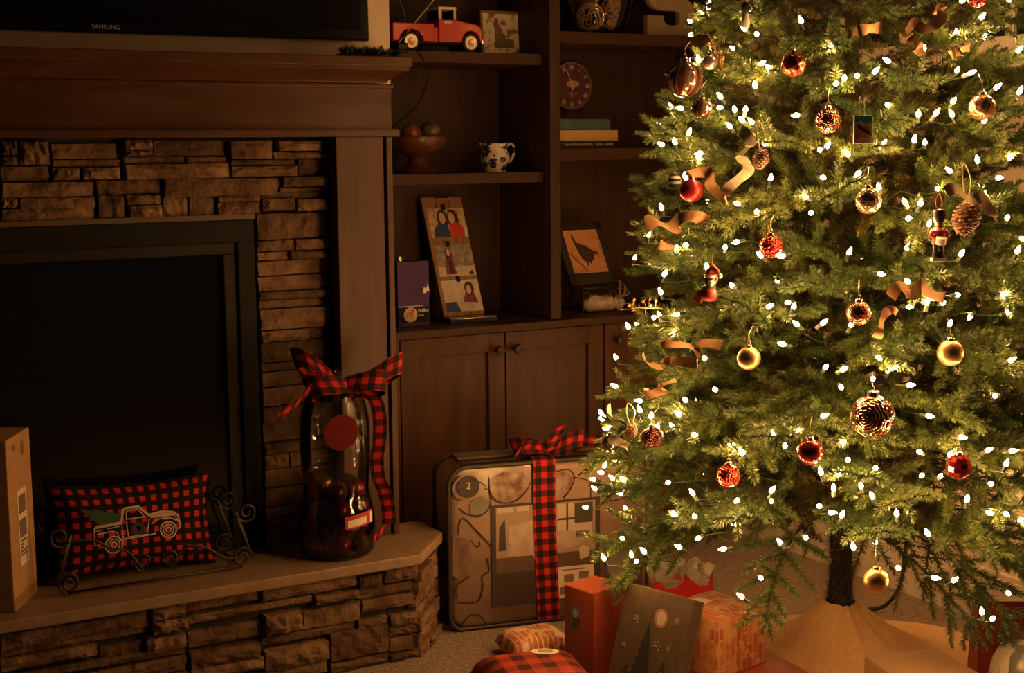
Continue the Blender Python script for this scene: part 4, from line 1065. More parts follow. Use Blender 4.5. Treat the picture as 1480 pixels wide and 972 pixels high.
# card insert with a bedroom picture
IX0, IX1, IZ0, IZ1 = 0.118, 0.432, 0.06, 0.345
DK = mat('insert_dark', (0.055, 0.04, 0.032), 0.6); WALLP = mat('insert_wall', (0.34, 0.24, 0.17), 0.6); BEDP = mat('insert_bed', (0.48, 0.37, 0.28), 0.6, col2=(0.38, 0.27, 0.2), nscale=26); FLR = mat('insert_floor', (0.11, 0.062, 0.045), 0.6); LITE = mat('insert_light', (0.52, 0.42, 0.33), 0.6); OLV = mat('insert_olive', (0.07, 0.06, 0.03), 0.6); SHA = mat('insert_shelf', (0.2, 0.12, 0.085), 0.6)
def ip(a, b, c, d): return [(IX0 + a * (IX1 - IX0), IZ0 + b * (IZ1 - IZ0)), (IX0 + c * (IX1 - IX0), IZ0 + b * (IZ1 - IZ0)), (IX0 + c * (IX1 - IX0), IZ0 + d * (IZ1 - IZ0)), (IX0 + a * (IX1 - IX0), IZ0 + d * (IZ1 - IZ0))]
def ipp(l): return [(IX0 + a * (IX1 - IX0), IZ0 + b * (IZ1 - IZ0)) for a, b in l]
card = MB().box(IX0, IX1, -0.0028, -0.0008, IZ0, IZ1).build('card_insert', DK, bp)
def pic(name, poly, m, k): return MB().prism(poly, 0.003 + 0.0003 * k, 0.0032 + 0.0003 * k, 0, UPRIGHT).build(name, m, card)
pic('picture_wall', ip(0.04, 0.34, 0.955, 0.975), WALLP, 0)
pic('picture_window', ip(0.05, 0.92, 0.2, 0.97), LITE, 1); pic('picture_window', ip(0.23, 0.925, 0.34, 0.97), LITE, 1); pic('picture_window', ip(0.60, 0.66, 0.68, 0.96), LITE, 1); pic('picture_window', ip(0.70, 0.68, 0.77, 0.96), LITE, 1)
pic('picture_mullion', ip(0.60, 0.80, 0.77, 0.82), DK, 2); pic('picture_mullion', ip(0.685, 0.62, 0.70, 0.96), DK, 2)
pic('picture_floor', ip(0.04, 0.33, 0.955, 0.48), FLR, 1)
pic('picture_headboard', ipp([(0.06, 0.55), (0.07, 0.78), (0.12, 0.86), (0.13, 0.55)]), DK, 2)
pic('picture_pillows', ipp([(0.15, 0.62), (0.16, 0.78), (0.25, 0.80), (0.4, 0.83), (0.43, 0.7), (0.40, 0.60)]), BEDP, 3)
pic('picture_bed', ipp([(0.13, 0.5), (0.18, 0.62), (0.28, 0.70), (0.45, 0.71), (0.7, 0.69), (0.86, 0.66), (0.85, 0.60), (0.82, 0.54), (0.6, 0.5), (0.45, 0.44), (0.40, 0.42), (0.37, 0.48)]), BEDP, 4)
pic('picture_vase', ipp([(0.81, 0.40), (0.80, 0.5), (0.84, 0.54), (0.90, 0.5), (0.89, 0.40)]), LITE, 5)
pic('picture_swatch', ip(0.76, 0.76, 0.93, 0.96), OLV, 3); pic('picture_swatch', ip(0.75, 0.6, 0.92, 0.757), LITE, 3); pic('picture_swatch', ip(0.77, 0.62, 0.9, 0.68), SHA, 4)
pic('picture_panel', ip(0.60, 0.02, 0.94, 0.335), CREAM, 2)
for a, b in ((0.66, 0.18), (0.80, 0.2), (0.62, 0.06), (0.75, 0.05)): pic('picture_swatch', ip(a, b, a + 0.09, b + 0.075), SHA, 3)
pic('picture_line', ip(0.64, 0.295, 0.86, 0.307), SHA, 3)
pic('picture_lower_block', ip(0.03, 0.02, 0.58, 0.325), mat('insert_deep_brown', (0.05, 0.03, 0.022), 0.6), 1)  # dark brown block across the lower left of the card
# size disc
MB().prism(ell(0.055, 0.403, 0.031, 0.031, 26), 0.002, 0.0026, 0, UPRIGHT).build('size_disc', mat('disc_dark', (0.06, 0.042, 0.035), 0.6), bp)
lettering('2', 0.026, xf((0.055, -0.003, 0.405), rx=PI / 2), CREAM, bp, 'size_number')
MB().tube([(0.055 + 0.042 * math.cos(t), -0.002, 0.400 + 0.036 * math.sin(t)) for t in [2.0 + i * 0.15 for i in range(16)]], 0.004, 4).build('printed_edge', FL3, bp)
# ribbon and bow
mb = MB()
rx = 0.268
path = [(rx + 0.012, -0.006, 0.012), (rx + 0.008, -0.008, 0.10), (rx + 0.004, -0.007, 0.2), (rx, -0.008, 0.33), (rx, -0.008, BH - 0.02), (rx, -0.004, BH + 0.008), (rx, 0.03, BH + 0.013), (rx, 0.12, BH + 0.013), (rx, BD + 0.004, BH), (rx, BD + 0.006, BH - 0.1)]
wavy(mb, path, (1, 0, 0), 0.064, n=4)
mb.build('ribbon', REDPLAID, bp, smooth='all', fix=False)
mb = MB()
bow_loops(mb, (rx + 0.02, 0.02, BH + 0.028), 0.10, 0.052, (1, -0.25, 0.12), (0, 0.1, 1), 4)
wavy(mb, [(rx + 0.02, 0.02, BH + 0.03), (rx - 0.05, 0.0, BH + 0.045), (rx - 0.085, -0.005, BH + 0.02)], (0.2, -0.5, 0.8), 0.05)
wavy(mb, [(rx + 0.03, 0.02, BH + 0.03), (rx + 0.09, 0.04, BH + 0.03), (rx + 0.14, 0.05, BH + 0.04), (rx + 0.19, 0.05, BH + 0.035), (rx + 0.22, 0.05, BH + 0.045)], (0.0, -0.4, 0.9), 0.042)
wavy(mb, [(rx + 0.02, 0.0, BH + 0.03), (rx + 0.045, -0.005, BH + 0.09), (rx + 0.06, 0.0, BH + 0.10)], (0.8, -0.3, 0.3), 0.045)
mb.build('bow', REDPLAID, bp, smooth='all', fix=False)

# ------------------------------------------------------------------ gifts on the carpet
def gift_box(name, c, size, rz, m, label, bev=0.004, z0=0.0015, sag=0.0, uv=1.0):
    g = empty(name, (c[0], c[1], z0), rz=rz, label=label, cat='gift')
    w_, d_, h_ = size
    MB().box(-w_ / 2, w_ / 2, -d_ / 2, d_ / 2, 0, h_).build('wrapped_box', m, g, bevel=bev, seg=3, uvscale=uv, smooth=True)
    return g
def cushion_gift(name, c, size, rz, m, label, z0=0.0015, ex=5):
    """soft, rounded parcel"""
    g = empty(name, (c[0], c[1], z0), rz=rz, label=label, cat='gift')
    w_, d_, h_ = size
    mb = MB(); n = 18
    for side in (0, 1):
        vs_, uv = [], []
        for i in range(n + 1):
            for j in range(n + 1):
                u = -1 + 2 * i / n; v = -1 + 2 * j / n
                k = ((1 - abs(u) ** ex) * (1 - abs(v) ** ex)) ** 0.5
                z = h_ * (0.42 + (0.58 * k if side else -0.42 * k))
                x = u * w_ / 2 * (1 - 0.03 * (1 - v * v)); y = v * d_ / 2 * (1 - 0.03 * (1 - u * u))
                vs_.append((x, y, z)); uv.append((x, y))
        fs = [(i * (n + 1) + j, (i + 1) * (n + 1) + j, (i + 1) * (n + 1) + j + 1, i * (n + 1) + j + 1) for i in range(n) for j in range(n)]
        mb.add(vs_, fs, 0, uv)
    mb.build('wrapped_parcel', m, g, smooth='all', weld=True)
    return g
RUST = mat('rust_red_paper', (0.36, 0.07, 0.03), 0.38, spec=0.5, col2=(0.32, 0.06, 0.028), nscale=9, bump=0.12, bscale=14)
g = gift_box('gift_box', (1.852, 2.902), (0.112, 0.106, 0.222), math.radians(13), RUST, 'upright rust red wrapped gift box with a small sticker tag')
# sticker faces the dark side of the box
Ms = xf((-0.0565, 0.012, 0.148), rz=-PI / 2) @ UPRIGHT @ Matrix.Rotation(0.12, 4, 'Z')
MB().prism([(x - 0.017, y - 0.03) for x, y in rounded_rect(0.034, 0.06, 0.006, 3)], 0.0003, 0.0008, 0, Ms).build('sticker_tag', mat('sticker_sage', (0.16, 0.19, 0.15), 0.6), g)
MB().prism(ell(0.002, 0.010, 0.009, 0.011), 0.0009, 0.0012, 0, Ms).build('sticker_print', GREYW, g)
MB().prism([(-0.012, -0.024), (-0.008, 0.0), (0.004, -0.002), (0.0, -0.025)], 0.0009, 0.0012, 0, Ms).build('sticker_print', mat('sticker_green', (0.06, 0.12, 0.05), 0.6), g)
MB().prism([(0.004, -0.024), (0.006, 0.0), (0.015, -0.004), (0.014, -0.024)], 0.0009, 0.0012, 0, Ms).build('sticker_print', mat('sticker_plum', (0.15, 0.05, 0.07), 0.6), g)
MB().prism([(-0.056, 0.0), (0.056, 0.0), (0.012, 0.05), (-0.012, 0.05)], 0.2225, 0.2232, 0, Matrix.Translation((0, -0.053, 0))).build('paper_fold', RUST, g)

PLP = plaid('soft_red_check_paper', (0.40, 0.055, 0.022), (0.24, 0.032, 0.018), (0.055, 0.016, 0.012), 0.062, 0.6)
g = cushion_gift('gift_parcel', (1.615, 2.80), (0.265, 0.235, 0.10), math.radians(-14), PLP, 'flat soft gift in red and black check paper with oval sticker')
MB().prism(ell(0, 0, 0.034, 0.019, 26), 0.1003, 0.1008, 0, xf((0.045, 0.055, 0), rz=math.radians(-18))).build('oval_sticker', CREAM, g)
mb = MB(); q = random.Random(6)
Ms2 = xf((0.045, 0.055, 0), rz=math.radians(-18))
for i in range(3):
    pts = [(-0.018 + 0.006 * k, -0.006 + 0.006 * i + q.uniform(-0.002, 0.002), 0.1012) for k in range(7)]
    mb.tube(pts, 0.0006, 3, M=Ms2)
mb.build('sticker_scribble', mat('sticker_ink', (0.10, 0.06, 0.04), 0.7), g)

BRK = brick_paper('patchwork_letter_paper', (0.36, 0.085, 0.03), (0.46, 0.16, 0.06), (0.62, 0.43, 0.25), 21)
BRK2 = brick_paper('patchwork_letter_paper_deep', (0.36, 0.075, 0.026), (0.5, 0.17, 0.06), (0.55, 0.30, 0.13), 15)
cushion_gift('gift_pouch', (1.775, 3.075), (0.17, 0.135, 0.068), math.radians(-6), BRK, 'small soft gift pouch in orange patchwork paper before the bedding package')
g = gift_box('gift_box', (2.010, 2.624), (0.178, 0.172, 0.138), math.radians(12), BRK2, 'cube gift in orange patchwork paper stacked on a flat parcel', z0=0.0825)
MB().prism([(-0.03, 0.02), (0.03, 0.02), (0.035, 0.06), (-0.025, 0.06)], 0.1384, 0.139, 0, xf((0.0, 0.0, 0), rz=0.2)).build('gift_tag', CREAM, g)
gift_box('gift_parcel', (2.03, 2.585), (0.285, 0.34, 0.078), math.radians(-6), mat('deep_rust_paper', (0.30, 0.06, 0.025), 0.42, col2=(0.36, 0.085, 0.03), nscale=8), 'flat deep rust gift box under the patchwork cube', z0=0.004)

# leaning kraft card gift with printed firs
A = Vector((1.847, 2.749, 0.27)); B = Vector((1.899, 2.553, 0.27))
ex_ = (B - A).normalized(); nv_ = Vector((-0.967766, -0.251851, 0.0))
kg = empty('gift_box', (1.80, 2.64, 0.0), label='kraft gift box printed with fir trees and snowflakes leaning on others', cat='gift')
KW = (B - A).length; sl = 0.345
upv = (Vector((0, 0, 1)) - nv_ * sl).normalized()
KH = (0.27 - 0.004) / upv.z
nn = ex_.cross(upv).normalized()
if nn.dot(nv_) < 0: nn = -nn
# local frame: x along top edge, y up the face, z out of the face
Mk = Matrix(((ex_.x, upv.x, nn.x, A.x - upv.x * KH - kg.location.x), (ex_.y, upv.y, nn.y, A.y - upv.y * KH - kg.location.y), (ex_.z, upv.z, nn.z, A.z - upv.z * KH - kg.location.z), (0, 0, 0, 1)))
KRAFT_SHADED = mat('kraft_card_shaded', (0.078, 0.052, 0.030), 0.8, spec=0.2, col2=(0.095, 0.064, 0.037), nscale=60)  # face colour darkened to stand for the side shaded from the tree lights
MB().box(0, KW, 0, KH, -0.040, -0.0005, 0, Mk).build('box_lid', KRAFT_SHADED, kg, bevel=0.002)
MB().box(0.003, KW - 0.0005, 0.0, KH + 0.0006, -0.0405, -0.0385, 0, Mk).build('box_edge', mat('kraft_edge_lit', (0.42, 0.2, 0.08), 0.7), kg)  # brighter kraft colour paints in tree light along the box edge
def fir(cx, y0, w_, h_, tiers):
    L_, R_ = [], []
    for i in range(tiers):
        t = i / tiers
        wd = w_ / 2 * (1 - t) ** 0.9
        y = y0 + h_ * t
        R_ += [(cx + wd, y), (cx + wd * 0.62, y + h_ / tiers * 0.55)]
        L_ += [(cx - wd, y), (cx - wd * 0.62, y + h_ / tiers * 0.55)]
    return R_ + [(cx, y0 + h_)] + L_[::-1]
def kp(name, poly, m, k=0): return MB().prism(poly, 0.0002 + 0.0003 * k, 0.0004 + 0.0003 * k, 0, Mk).build(name, m, kg)
FIRD = mat('printed_dark_fir', (0.018, 0.022, 0.018), 0.8); TART = plaid('printed_tartan', (0.10, 0.03, 0.03), (0.05, 0.02, 0.022), (0.03, 0.02, 0.02), 0.012)
kp('printed_fir', fir(0.093, 0.045, 0.075, 0.165, 9), FIRD, 1)
kp('printed_fir', fir(0.050, 0.012, 0.062, 0.09, 5), TART, 2)
kp('printed_fir', fir(0.155, 0.004, 0.085, 0.125, 7), FIRD, 1)
kp('printed_snow', [(0.075, 0.042), (0.078, 0.05), (0.09, 0.045), (0.10, 0.052), (0.115, 0.046), (0.112, 0.038), (0.09, 0.036)], GREYW, 2)
kp('printed_moon', ell(0.122, 0.222, 0.0135, 0.016, 22), mat('printed_moon', (0.34, 0.29, 0.23), 0.8), 1)
kp('printed_moon_halo', ell(0.121, 0.222, 0.020, 0.0225, 22), mat('moon_halo', (0.27, 0.12, 0.085), 0.8), 0)
FLK = mat('printed_flake', (0.20, 0.16, 0.12), 0.8)
for cx, cy, rr in ((0.052, 0.205, 0.011), (0.125, 0.158, 0.012), (0.168, 0.226, 0.008), (0.03, 0.14, 0.007), (0.16, 0.16, 0.006)):
    mb = MB()
    for k in range(6):
        a = k * PI / 3 + 0.2
        mb.tube([(cx, cy, 0.0006), (cx + rr * math.cos(a), cy + rr * math.sin(a), 0.0006)], 0.0011, 3, M=Mk)
        e = (cx + rr * 0.65 * math.cos(a), cy + rr * 0.65 * math.sin(a))
        for d in (0.7, -0.7): mb.tube([(e[0], e[1], 0.0006), (e[0] + rr * 0.35 * math.cos(a + d), e[1] + rr * 0.35 * math.sin(a + d), 0.0006)], 0.0008, 3, M=Mk)
    mb.build('printed_snowflake', FLK, kg)
mb = MB(); q = random.Random(9)
for i in range(12):
    t = q.random(); mb.prism(ell(0.155 + q.uniform(-1, 1) * 0.034 * (1 - t), 0.01 + 0.10 * t, 0.0028, 0.003, 8), 0.0012, 0.0014, 0, Mk)
mb.build('printed_dots', GREYW, kg)

# red gift bag with tissue
RB = mat('bright_red_paper', (0.62, 0.03, 0.02), 0.35, coat=0.2)
gbag = empty('gift_bag', (2.125, 2.915, 0.0015), rz=math.radians(-24), label='bright red gift bag stuffed with pale crumpled tissue paper', cat='gift')
mb = MB()
w2, d2, h2 = 0.076, 0.04, 0.205
o_ = [(-w2, -d2), (w2, -d2), (w2, d2), (-w2, d2)]
vs_ = [(x * 0.94, y, 0) for x, y in o_] + [(x, y, h2) for x, y in o_] + [(x * 0.98, y * 0.96, h2) for x, y in o_] + [(x * 0.92, y * 0.96, 0.003) for x, y in o_]
fs = [(0, 1, 5, 4), (1, 2, 6, 5), (2, 3, 7, 6), (3, 0, 4, 7), (4, 5, 9, 8), (5, 6, 10, 9), (6, 7, 11, 10), (7, 4, 8, 11), (8, 9, 13, 12), (9, 10, 14, 13), (10, 11, 15, 14), (11, 8, 12, 15), (3, 2, 1, 0), (12, 13, 14, 15)]
mb.add(vs_, fs); mb.build('bag', RB, gbag, fix=False)
TIS = mat('tissue_paper', (0.50, 0.44, 0.36), 0.75, col2=(0.58, 0.51, 0.42), nscale=12)
q = random.Random(21)
for k in range(9):                                   # crumpled sheets rising out of the bag
    cx, cy = q.uniform(-0.055, 0.055), q.uniform(-0.022, 0.022)
    mb = MB(); n = 7
    ph_ = q.uniform(0, 6)
    vs_ = []
    for i in range(n):
        a = 2 * PI * i / n + q.uniform(-0.2, 0.2)
        for j in range(4):
            rr = 0.006 + 0.013 * j * q.uniform(0.75, 1.2)
            vs_.append((min(max(cx + rr * math.cos(a), -0.072 if j < 2 else -0.09), 0.072 if j < 2 else 0.09), min(max(cy + rr * math.sin(a), -0.037), 0.037) if j < 2 else cy + rr * math.sin(a), 0.145 + 0.024 * j + 0.018 * math.sin(2 * a + ph_) * (j / 3) + q.uniform(-0.006, 0.006)))
    fs = [(i * 4 + j, ((i + 1) % n) * 4 + j, ((i + 1) % n) * 4 + j + 1, i * 4 + j + 1) for i in range(n) for j in range(3)]
    mb.add(vs_, fs); mb.build('tissue', TIS, gbag, fix=False)

# gingham roll behind the red gift
GRY = plaid('brown_cream_check', (0.52, 0.42, 0.30), (0.22, 0.15, 0.10), (0.05, 0.03, 0.02), 0.022)
g = empty('gift_roll', (2.07, 3.05, 0.0015), rz=math.radians(-16), label='small rolled gift in brown and cream check cloth', cat='gift')
mb = MB()
L2 = [(0.0, -0.075), (0.03, -0.078), (0.04, -0.068), (0.042, 0.0), (0.04, 0.068), (0.03, 0.078), (0.0, 0.075)]
mb.lathe(L2, 20, Matrix.Translation((0, 0, 0.042)) @ Matrix.Rotation(PI / 2, 4, 'Y'), cap=False)
for f in range(len(mb.uv)): mb.uv[f] = [(u * 0.26, v * 0.17) for u, v in mb.uv[f]]
mb.build('check_cloth', GRY, g, smooth=True)

# presents on the far side of the trunk
gift_box('gift_box', (2.305, 2.24), (0.19, 0.19, 0.138), math.radians(-14), mat('kraft_wrap', (0.42, 0.24, 0.10), 0.6, col2=(0.47, 0.27, 0.12), nscale=14, bump=0.1, bscale=20), 'kraft paper wrapped gift box beside the burlap skirt', bev=0.006)
RR = mat('dark_red_bag', (0.30, 0.05, 0.028), 0.45)
g = empty('gift_bag', (2.60, 2.225, 0.0015), rz=math.radians(-30), label='dark red paper gift bag behind the holly print present', cat='gift')
mb = MB(); w2, d2, h2 = 0.11, 0.045, 0.235
o_ = [(-w2, -d2), (w2, -d2), (w2, d2), (-w2, d2)]
vs_ = [(x, y, 0) for x, y in o_] + [(x * 0.97, y * 0.5, h2) for x, y in o_] + [(x * 0.95, y * 0.46, h2) for x, y in o_] + [(x * 0.97, y * 0.9, 0.003) for x, y in o_]
mb.add(vs_, fs_bag := [(0, 1, 5, 4), (1, 2, 6, 5), (2, 3, 7, 6), (3, 0, 4, 7), (4, 5, 9, 8), (5, 6, 10, 9), (6, 7, 11, 10), (7, 4, 8, 11), (8, 9, 13, 12), (9, 10, 14, 13), (10, 11, 15, 14), (11, 8, 12, 15), (3, 2, 1, 0), (12, 13, 14, 15)])
mb.build('bag', RR, g, fix=False)
HOL = mat('cream_print_paper', (0.60, 0.50, 0.38), 0.55, col2=(0.12, 0.13, 0.10), nscale=16, lo=0.52, hi=0.60, detail=1.5)
g = cushion_gift('gift_parcel', (2.495, 2.072), (0.20, 0.15, 0.205), math.radians(-25), HOL, 'soft cream gift printed with grey leaves and red bows', ex=6)
for (x, y, z, a) in ((-0.052, -0.0865, 0.135, 0.2), (0.03, -0.0865, 0.15, -0.2), (-0.02, -0.0865, 0.05, 0.4)):
    Mh = xf((x, y, z)) @ UPRIGHT @ Matrix.Rotation(a, 4, 'Z')
    MB().prism([(0, 0), (-0.016, -0.04), (-0.006, -0.042), (0.0, -0.012), (0.008, -0.04), (0.016, -0.036), (0.004, 0.0), (0.016, 0.014), (0.012, 0.02), (0, 0.006), (-0.012, 0.02), (-0.016, 0.012)], 0.0005, 0.0012, 0, Mh).build('printed_bow', mat('red_print', (0.5, 0.06, 0.03), 0.6), g)

# ------------------------------------------------------------------ Christmas tree
TX, TY = 2.33, 2.54
ZT = [0.0, 0.2, 0.3, 0.42, 0.6, 0.8, 1.0, 1.2, 1.4, 1.6, 1.8, 2.0, 2.2, 2.4]
RT = [0.40, 0.50, 0.58, 0.63, 0.61, 0.565, 0.53, 0.50, 0.455, 0.405, 0.34, 0.27, 0.19, 0.06]
def tree_r(z):
    for i in range(len(ZT) - 1):
        if z <= ZT[i + 1]:
            t = (z - ZT[i]) / (ZT[i + 1] - ZT[i])
            return RT[i] + (RT[i + 1] - RT[i]) * t
    return RT[-1]

def needle_mat(name, c1, c2, trans):
    m = bpy.data.materials.new(name)
    nt, N, L, b = nodes_of(m)
    b.inputs['Roughness'].default_value = 0.33
    b.inputs['Specular IOR Level'].default_value = 0.45
    oi = N.new('ShaderNodeObjectInfo'); tc = N.new('ShaderNodeTexCoord'); n = N.new('ShaderNodeTexNoise')
    n.inputs['Scale'].default_value = 26; n.inputs['Detail'].default_value = 2
    L.new(tc.outputs['Object'], n.inputs['Vector'])
    ad = N.new('ShaderNodeMath'); ad.operation = 'MULTIPLY_ADD'; ad.inputs[1].default_value = 0.35
    L.new(oi.outputs['Random'], ad.inputs[0]); L.new(n.outputs['Fac'], ad.inputs[2])
    cr = N.new('ShaderNodeValToRGB')
    cr.color_ramp.elements[0].position = 0.40; cr.color_ramp.elements[0].color = (*c1, 1)
    cr.color_ramp.elements[1].position = 0.95; cr.color_ramp.elements[1].color = (*c2, 1)
    L.new(ad.outputs[0], cr.inputs['Fac']); L.new(cr.outputs['Color'], b.inputs['Base Color'])
    out = [x for x in N if x.type == 'OUTPUT_MATERIAL'][0]
    tr = N.new('ShaderNodeBsdfTranslucent'); L.new(cr.outputs['Color'], tr.inputs[0])
    mx = N.new('ShaderNodeMixShader'); mx.inputs[0].default_value = trans
    L.new(b.outputs[0], mx.inputs[1]); L.new(tr.outputs[0], mx.inputs[2]); L.new(mx.outputs[0], out.inputs[0])
    return m
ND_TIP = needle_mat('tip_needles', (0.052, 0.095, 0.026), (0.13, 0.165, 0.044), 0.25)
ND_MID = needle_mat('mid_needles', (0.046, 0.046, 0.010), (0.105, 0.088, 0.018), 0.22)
ND_INNER_SHADED = needle_mat('inner_needles_shaded', (0.024, 0.020, 0.005), (0.058, 0.040, 0.009), 0.12)  # olive-brown inner needles, colour deepened further for shade inside the tree
BARK = mat('branch_stem', (0.05, 0.035, 0.018), 0.8)

def add_needles(V, F, Mi, path, dens, ln, wid, mi, r, spread=0.85, fwd=0.62, taper=True, s0=0.0):
    """triangle needles all round a polyline"""
    seg = [(path[i + 1] - path[i]).length for i in range(len(path) - 1)]
    tot = sum(seg)
    n = max(4, int(tot * dens))
    for k in range(n):
        s = tot * (k + r.random()) / n
        if s < s0: continue
        acc = 0
        for i, sg in enumerate(seg):
            if acc + sg >= s or i == len(seg) - 1: break
            acc += sg
        t = min(1.0, max(0.0, (s - acc) / sg if sg else 0))
        b = path[i].lerp(path[i + 1], t)
        ax = (path[i + 1] - path[i]).normalized()
        u = ax.orthogonal().normalized(); w_ = ax.cross(u)
        a = r.uniform(0, 2 * PI)
        side = u * math.cos(a) + w_ * math.sin(a)
        f = s / tot
        l = ln * r.uniform(0.72, 1.12)
        fw = fwd
        if taper and f > 0.72:
            q = (f - 0.72) / 0.28
            l *= 1 - 0.38 * q; fw = fwd + 0.9 * q
        d = (side * spread + ax * fw).normalized()
        tip = b + d * l
        wv = d.cross(side.cross(ax) if r.random() < 0.5 else ax)
        wv = (wv.normalized() if wv.length > 1e-6 else u) * wid
        k0 = len(V)
        V += [b - wv, b + wv, tip]
        F.append((k0, k0 + 1, k0 + 2)); Mi.append(mi)

def add_stem(V, F, Mi, path, r0, r1, mi):
    n = 3; k0 = len(V); L_ = len(path)
    for i, p in enumerate(path):
        ax = (path[min(i + 1, L_ - 1)] - path[max(i - 1, 0)]).normalized()
        u = ax.orthogonal().normalized(); w_ = ax.cross(u); rr = r0 + (r1 - r0) * i / (L_ - 1)
        for k in range(n): V.append(p + (u * math.cos(2 * PI * k / n) + w_ * math.sin(2 * PI * k / n)) * rr)
    for i in range(L_ - 1):
        for k in range(n):
            F.append((k0 + i * n + k, k0 + i * n + (k + 1) % n, k0 + (i + 1) * n + (k + 1) % n, k0 + (i + 1) * n + k)); Mi.append(mi)

def branch_mesh(L_, seed, droop):
    """one bough along +x, length L_, with side twigs; three needle tones"""
    r = random.Random(seed)
    V, F, Mi = [], [], []
    def main(t): return Vector((L_ * t, 0.02 * math.sin(3 * t + seed), 0.05 * L_ * math.sin(PI * t) - droop * L_ * t * t))
    path = [main(i / 8) for i in range(9)]
    add_stem(V, F, Mi, path, 0.005, 0.0018, 3)
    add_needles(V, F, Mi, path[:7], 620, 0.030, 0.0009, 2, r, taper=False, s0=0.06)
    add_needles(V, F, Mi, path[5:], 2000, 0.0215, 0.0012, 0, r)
    x = 0.10
    s = 1
    while x < L_ - 0.035:
        t = x / L_
        b = main(t); ax = (main(min(1, t + 0.05)) - main(t - 0.05)).normalized()
        for rep in range(2):
            s = -s
            if x < 0.42 * L_ and r.random() < 0.35: continue
            ang = math.radians(r.uniform(36, 62)); el = r.uniform(-0.42, 0.42)
            ln_ = min(0.165, 0.045 + 0.42 * (L_ - x)) * r.uniform(0.72, 1.1)
            d = (ax * math.cos(ang) + Vector((0, s, 0)) * math.sin(ang) * math.cos(el) + Vector((0, 0, 1)) * math.sin(ang) * math.sin(el)).normalized()
            e = b + d * ln_ + ax * ln_ * 0.14 - Vector((0, 0, 0.10 * ln_ * droop * 4))
            mid = b.lerp(e, 0.5) + Vector((0, 0, 0.004))
            tw = [b, mid, e]
            add_stem(V, F, Mi, tw, 0.0022, 0.0012, 3)
            kind = 0 if x > 0.5 * L_ else (1 if r.random() < 0.75 else 2)
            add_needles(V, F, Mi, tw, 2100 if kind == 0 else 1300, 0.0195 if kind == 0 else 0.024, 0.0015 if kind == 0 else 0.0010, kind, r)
        if r.random() < 0.85:                                         # a twig standing off above or below
            d = (ax * 0.75 + Vector((0, r.uniform(-0.35, 0.35), r.choice((0.75, 0.6, -0.75))))).normalized()
            e = b + d * min(0.13, 0.05 + 0.3 * (L_ - x)) * r.uniform(0.8, 1.1)
            add_stem(V, F, Mi, [b, e], 0.002, 0.0012, 3)
            add_needles(V, F, Mi, [b, b.lerp(e, 0.5), e], 1600, 0.019, 0.0013, 0, r)
        x += r.uniform(0.050, 0.072)
    me = bpy.data.meshes.new('branch')
    me.from_pydata([tuple(v) for v in V], [], F)
    for m in (ND_TIP, ND_MID, ND_INNER_SHADED, BARK): me.materials.append(m)
    me.polygons.foreach_set('material_index', Mi)
    me.update()
    return me

tree = empty('christmas_tree', (TX, TY, 0.0), label='large artificial green Christmas tree hung with lights, baubles and burlap ribbon', cat='tree')
LENS = [0.16, 0.24, 0.32, 0.40, 0.48, 0.56, 0.63]
BR = {(i, k): branch_mesh(L_, 1000 + 10 * i + k, (0.0, 0.10, 0.22)[k]) for i, L_ in enumerate(LENS) for k in range(3)}
r = random.Random(77)
count = 0
def place_branch(z_att, ang, want, pitch, kind):
    global count
    i = min(range(len(LENS)), key=lambda j: abs(LENS[j] - want))
    o = bpy.data.objects.new('branch', BR[(i, kind)])
    COL.objects.link(o)
    o.parent = tree
    s = want / LENS[i]
    o.scale = (s, s, s)
    o.location = (0.012 * math.cos(ang), 0.012 * math.sin(ang), z_att)
    o.rotation_euler = (r.uniform(-0.35, 0.35), -pitch, ang)
    count += 1
z = 0.50
lay = 0
while z < 2.34:
    R_ = tree_r(z + 0.02)
    n = max(5, int(round(2 * PI * R_ / 0.225)))
    for k in range(n):
        ang = 2 * PI * (k + 0.5 * (lay % 2)) / n + r.uniform(-0.12, 0.12) + lay * 0.37
        pitch = r.uniform(-0.08, 0.36) if z > 0.62 else r.uniform(-0.06, 0.10)
        low_front = z < 0.68 and 160 < math.degrees(ang) % 360 < 262
        if low_front: pitch = r.uniform(0.04, 0.16)
        want = R_ * r.uniform(0.86, 1.04) / math.cos(pitch)
        zz = z + r.uniform(-0.04, 0.04)
        # stay clear of the side wall
        reach = math.cos(ang) * want
        if reach > 0.60: want *= 0.60 / reach
        place_branch(zz - math.sin(pitch) * want * 0.6, ang, want, pitch, 0 if z > 1.3 or low_front else r.choice((0, 1, 1)))
    z += 0.077 + 0.008 * r.random()
    lay += 1
for dg, za, want, pit_ in ((118, 0.44, 0.60, -0.10), (134, 0.46, 0.61, -0.12), (147, 0.46, 0.62, -0.05), (154, 0.44, 0.58, -0.12), (208, 0.46, 0.54, -0.10),
                           (268, 0.43, 0.46, -0.30), (277, 0.46, 0.52, -0.26), (288, 0.48, 0.54, -0.10), (318, 0.44, 0.54, -0.16), (340, 0.44, 0.50, -0.12), (20, 0.44, 0.52, -0.10), (60, 0.44, 0.54, -0.12), (90, 0.43, 0.56, -0.12)):
    place_branch(za, math.radians(dg), want, pit_, 2)                 # low boughs, some hanging over the gifts
for k in range(4): place_branch(2.33 + 0.02 * k, k * 1.6, 0.12, 0.9, 0)
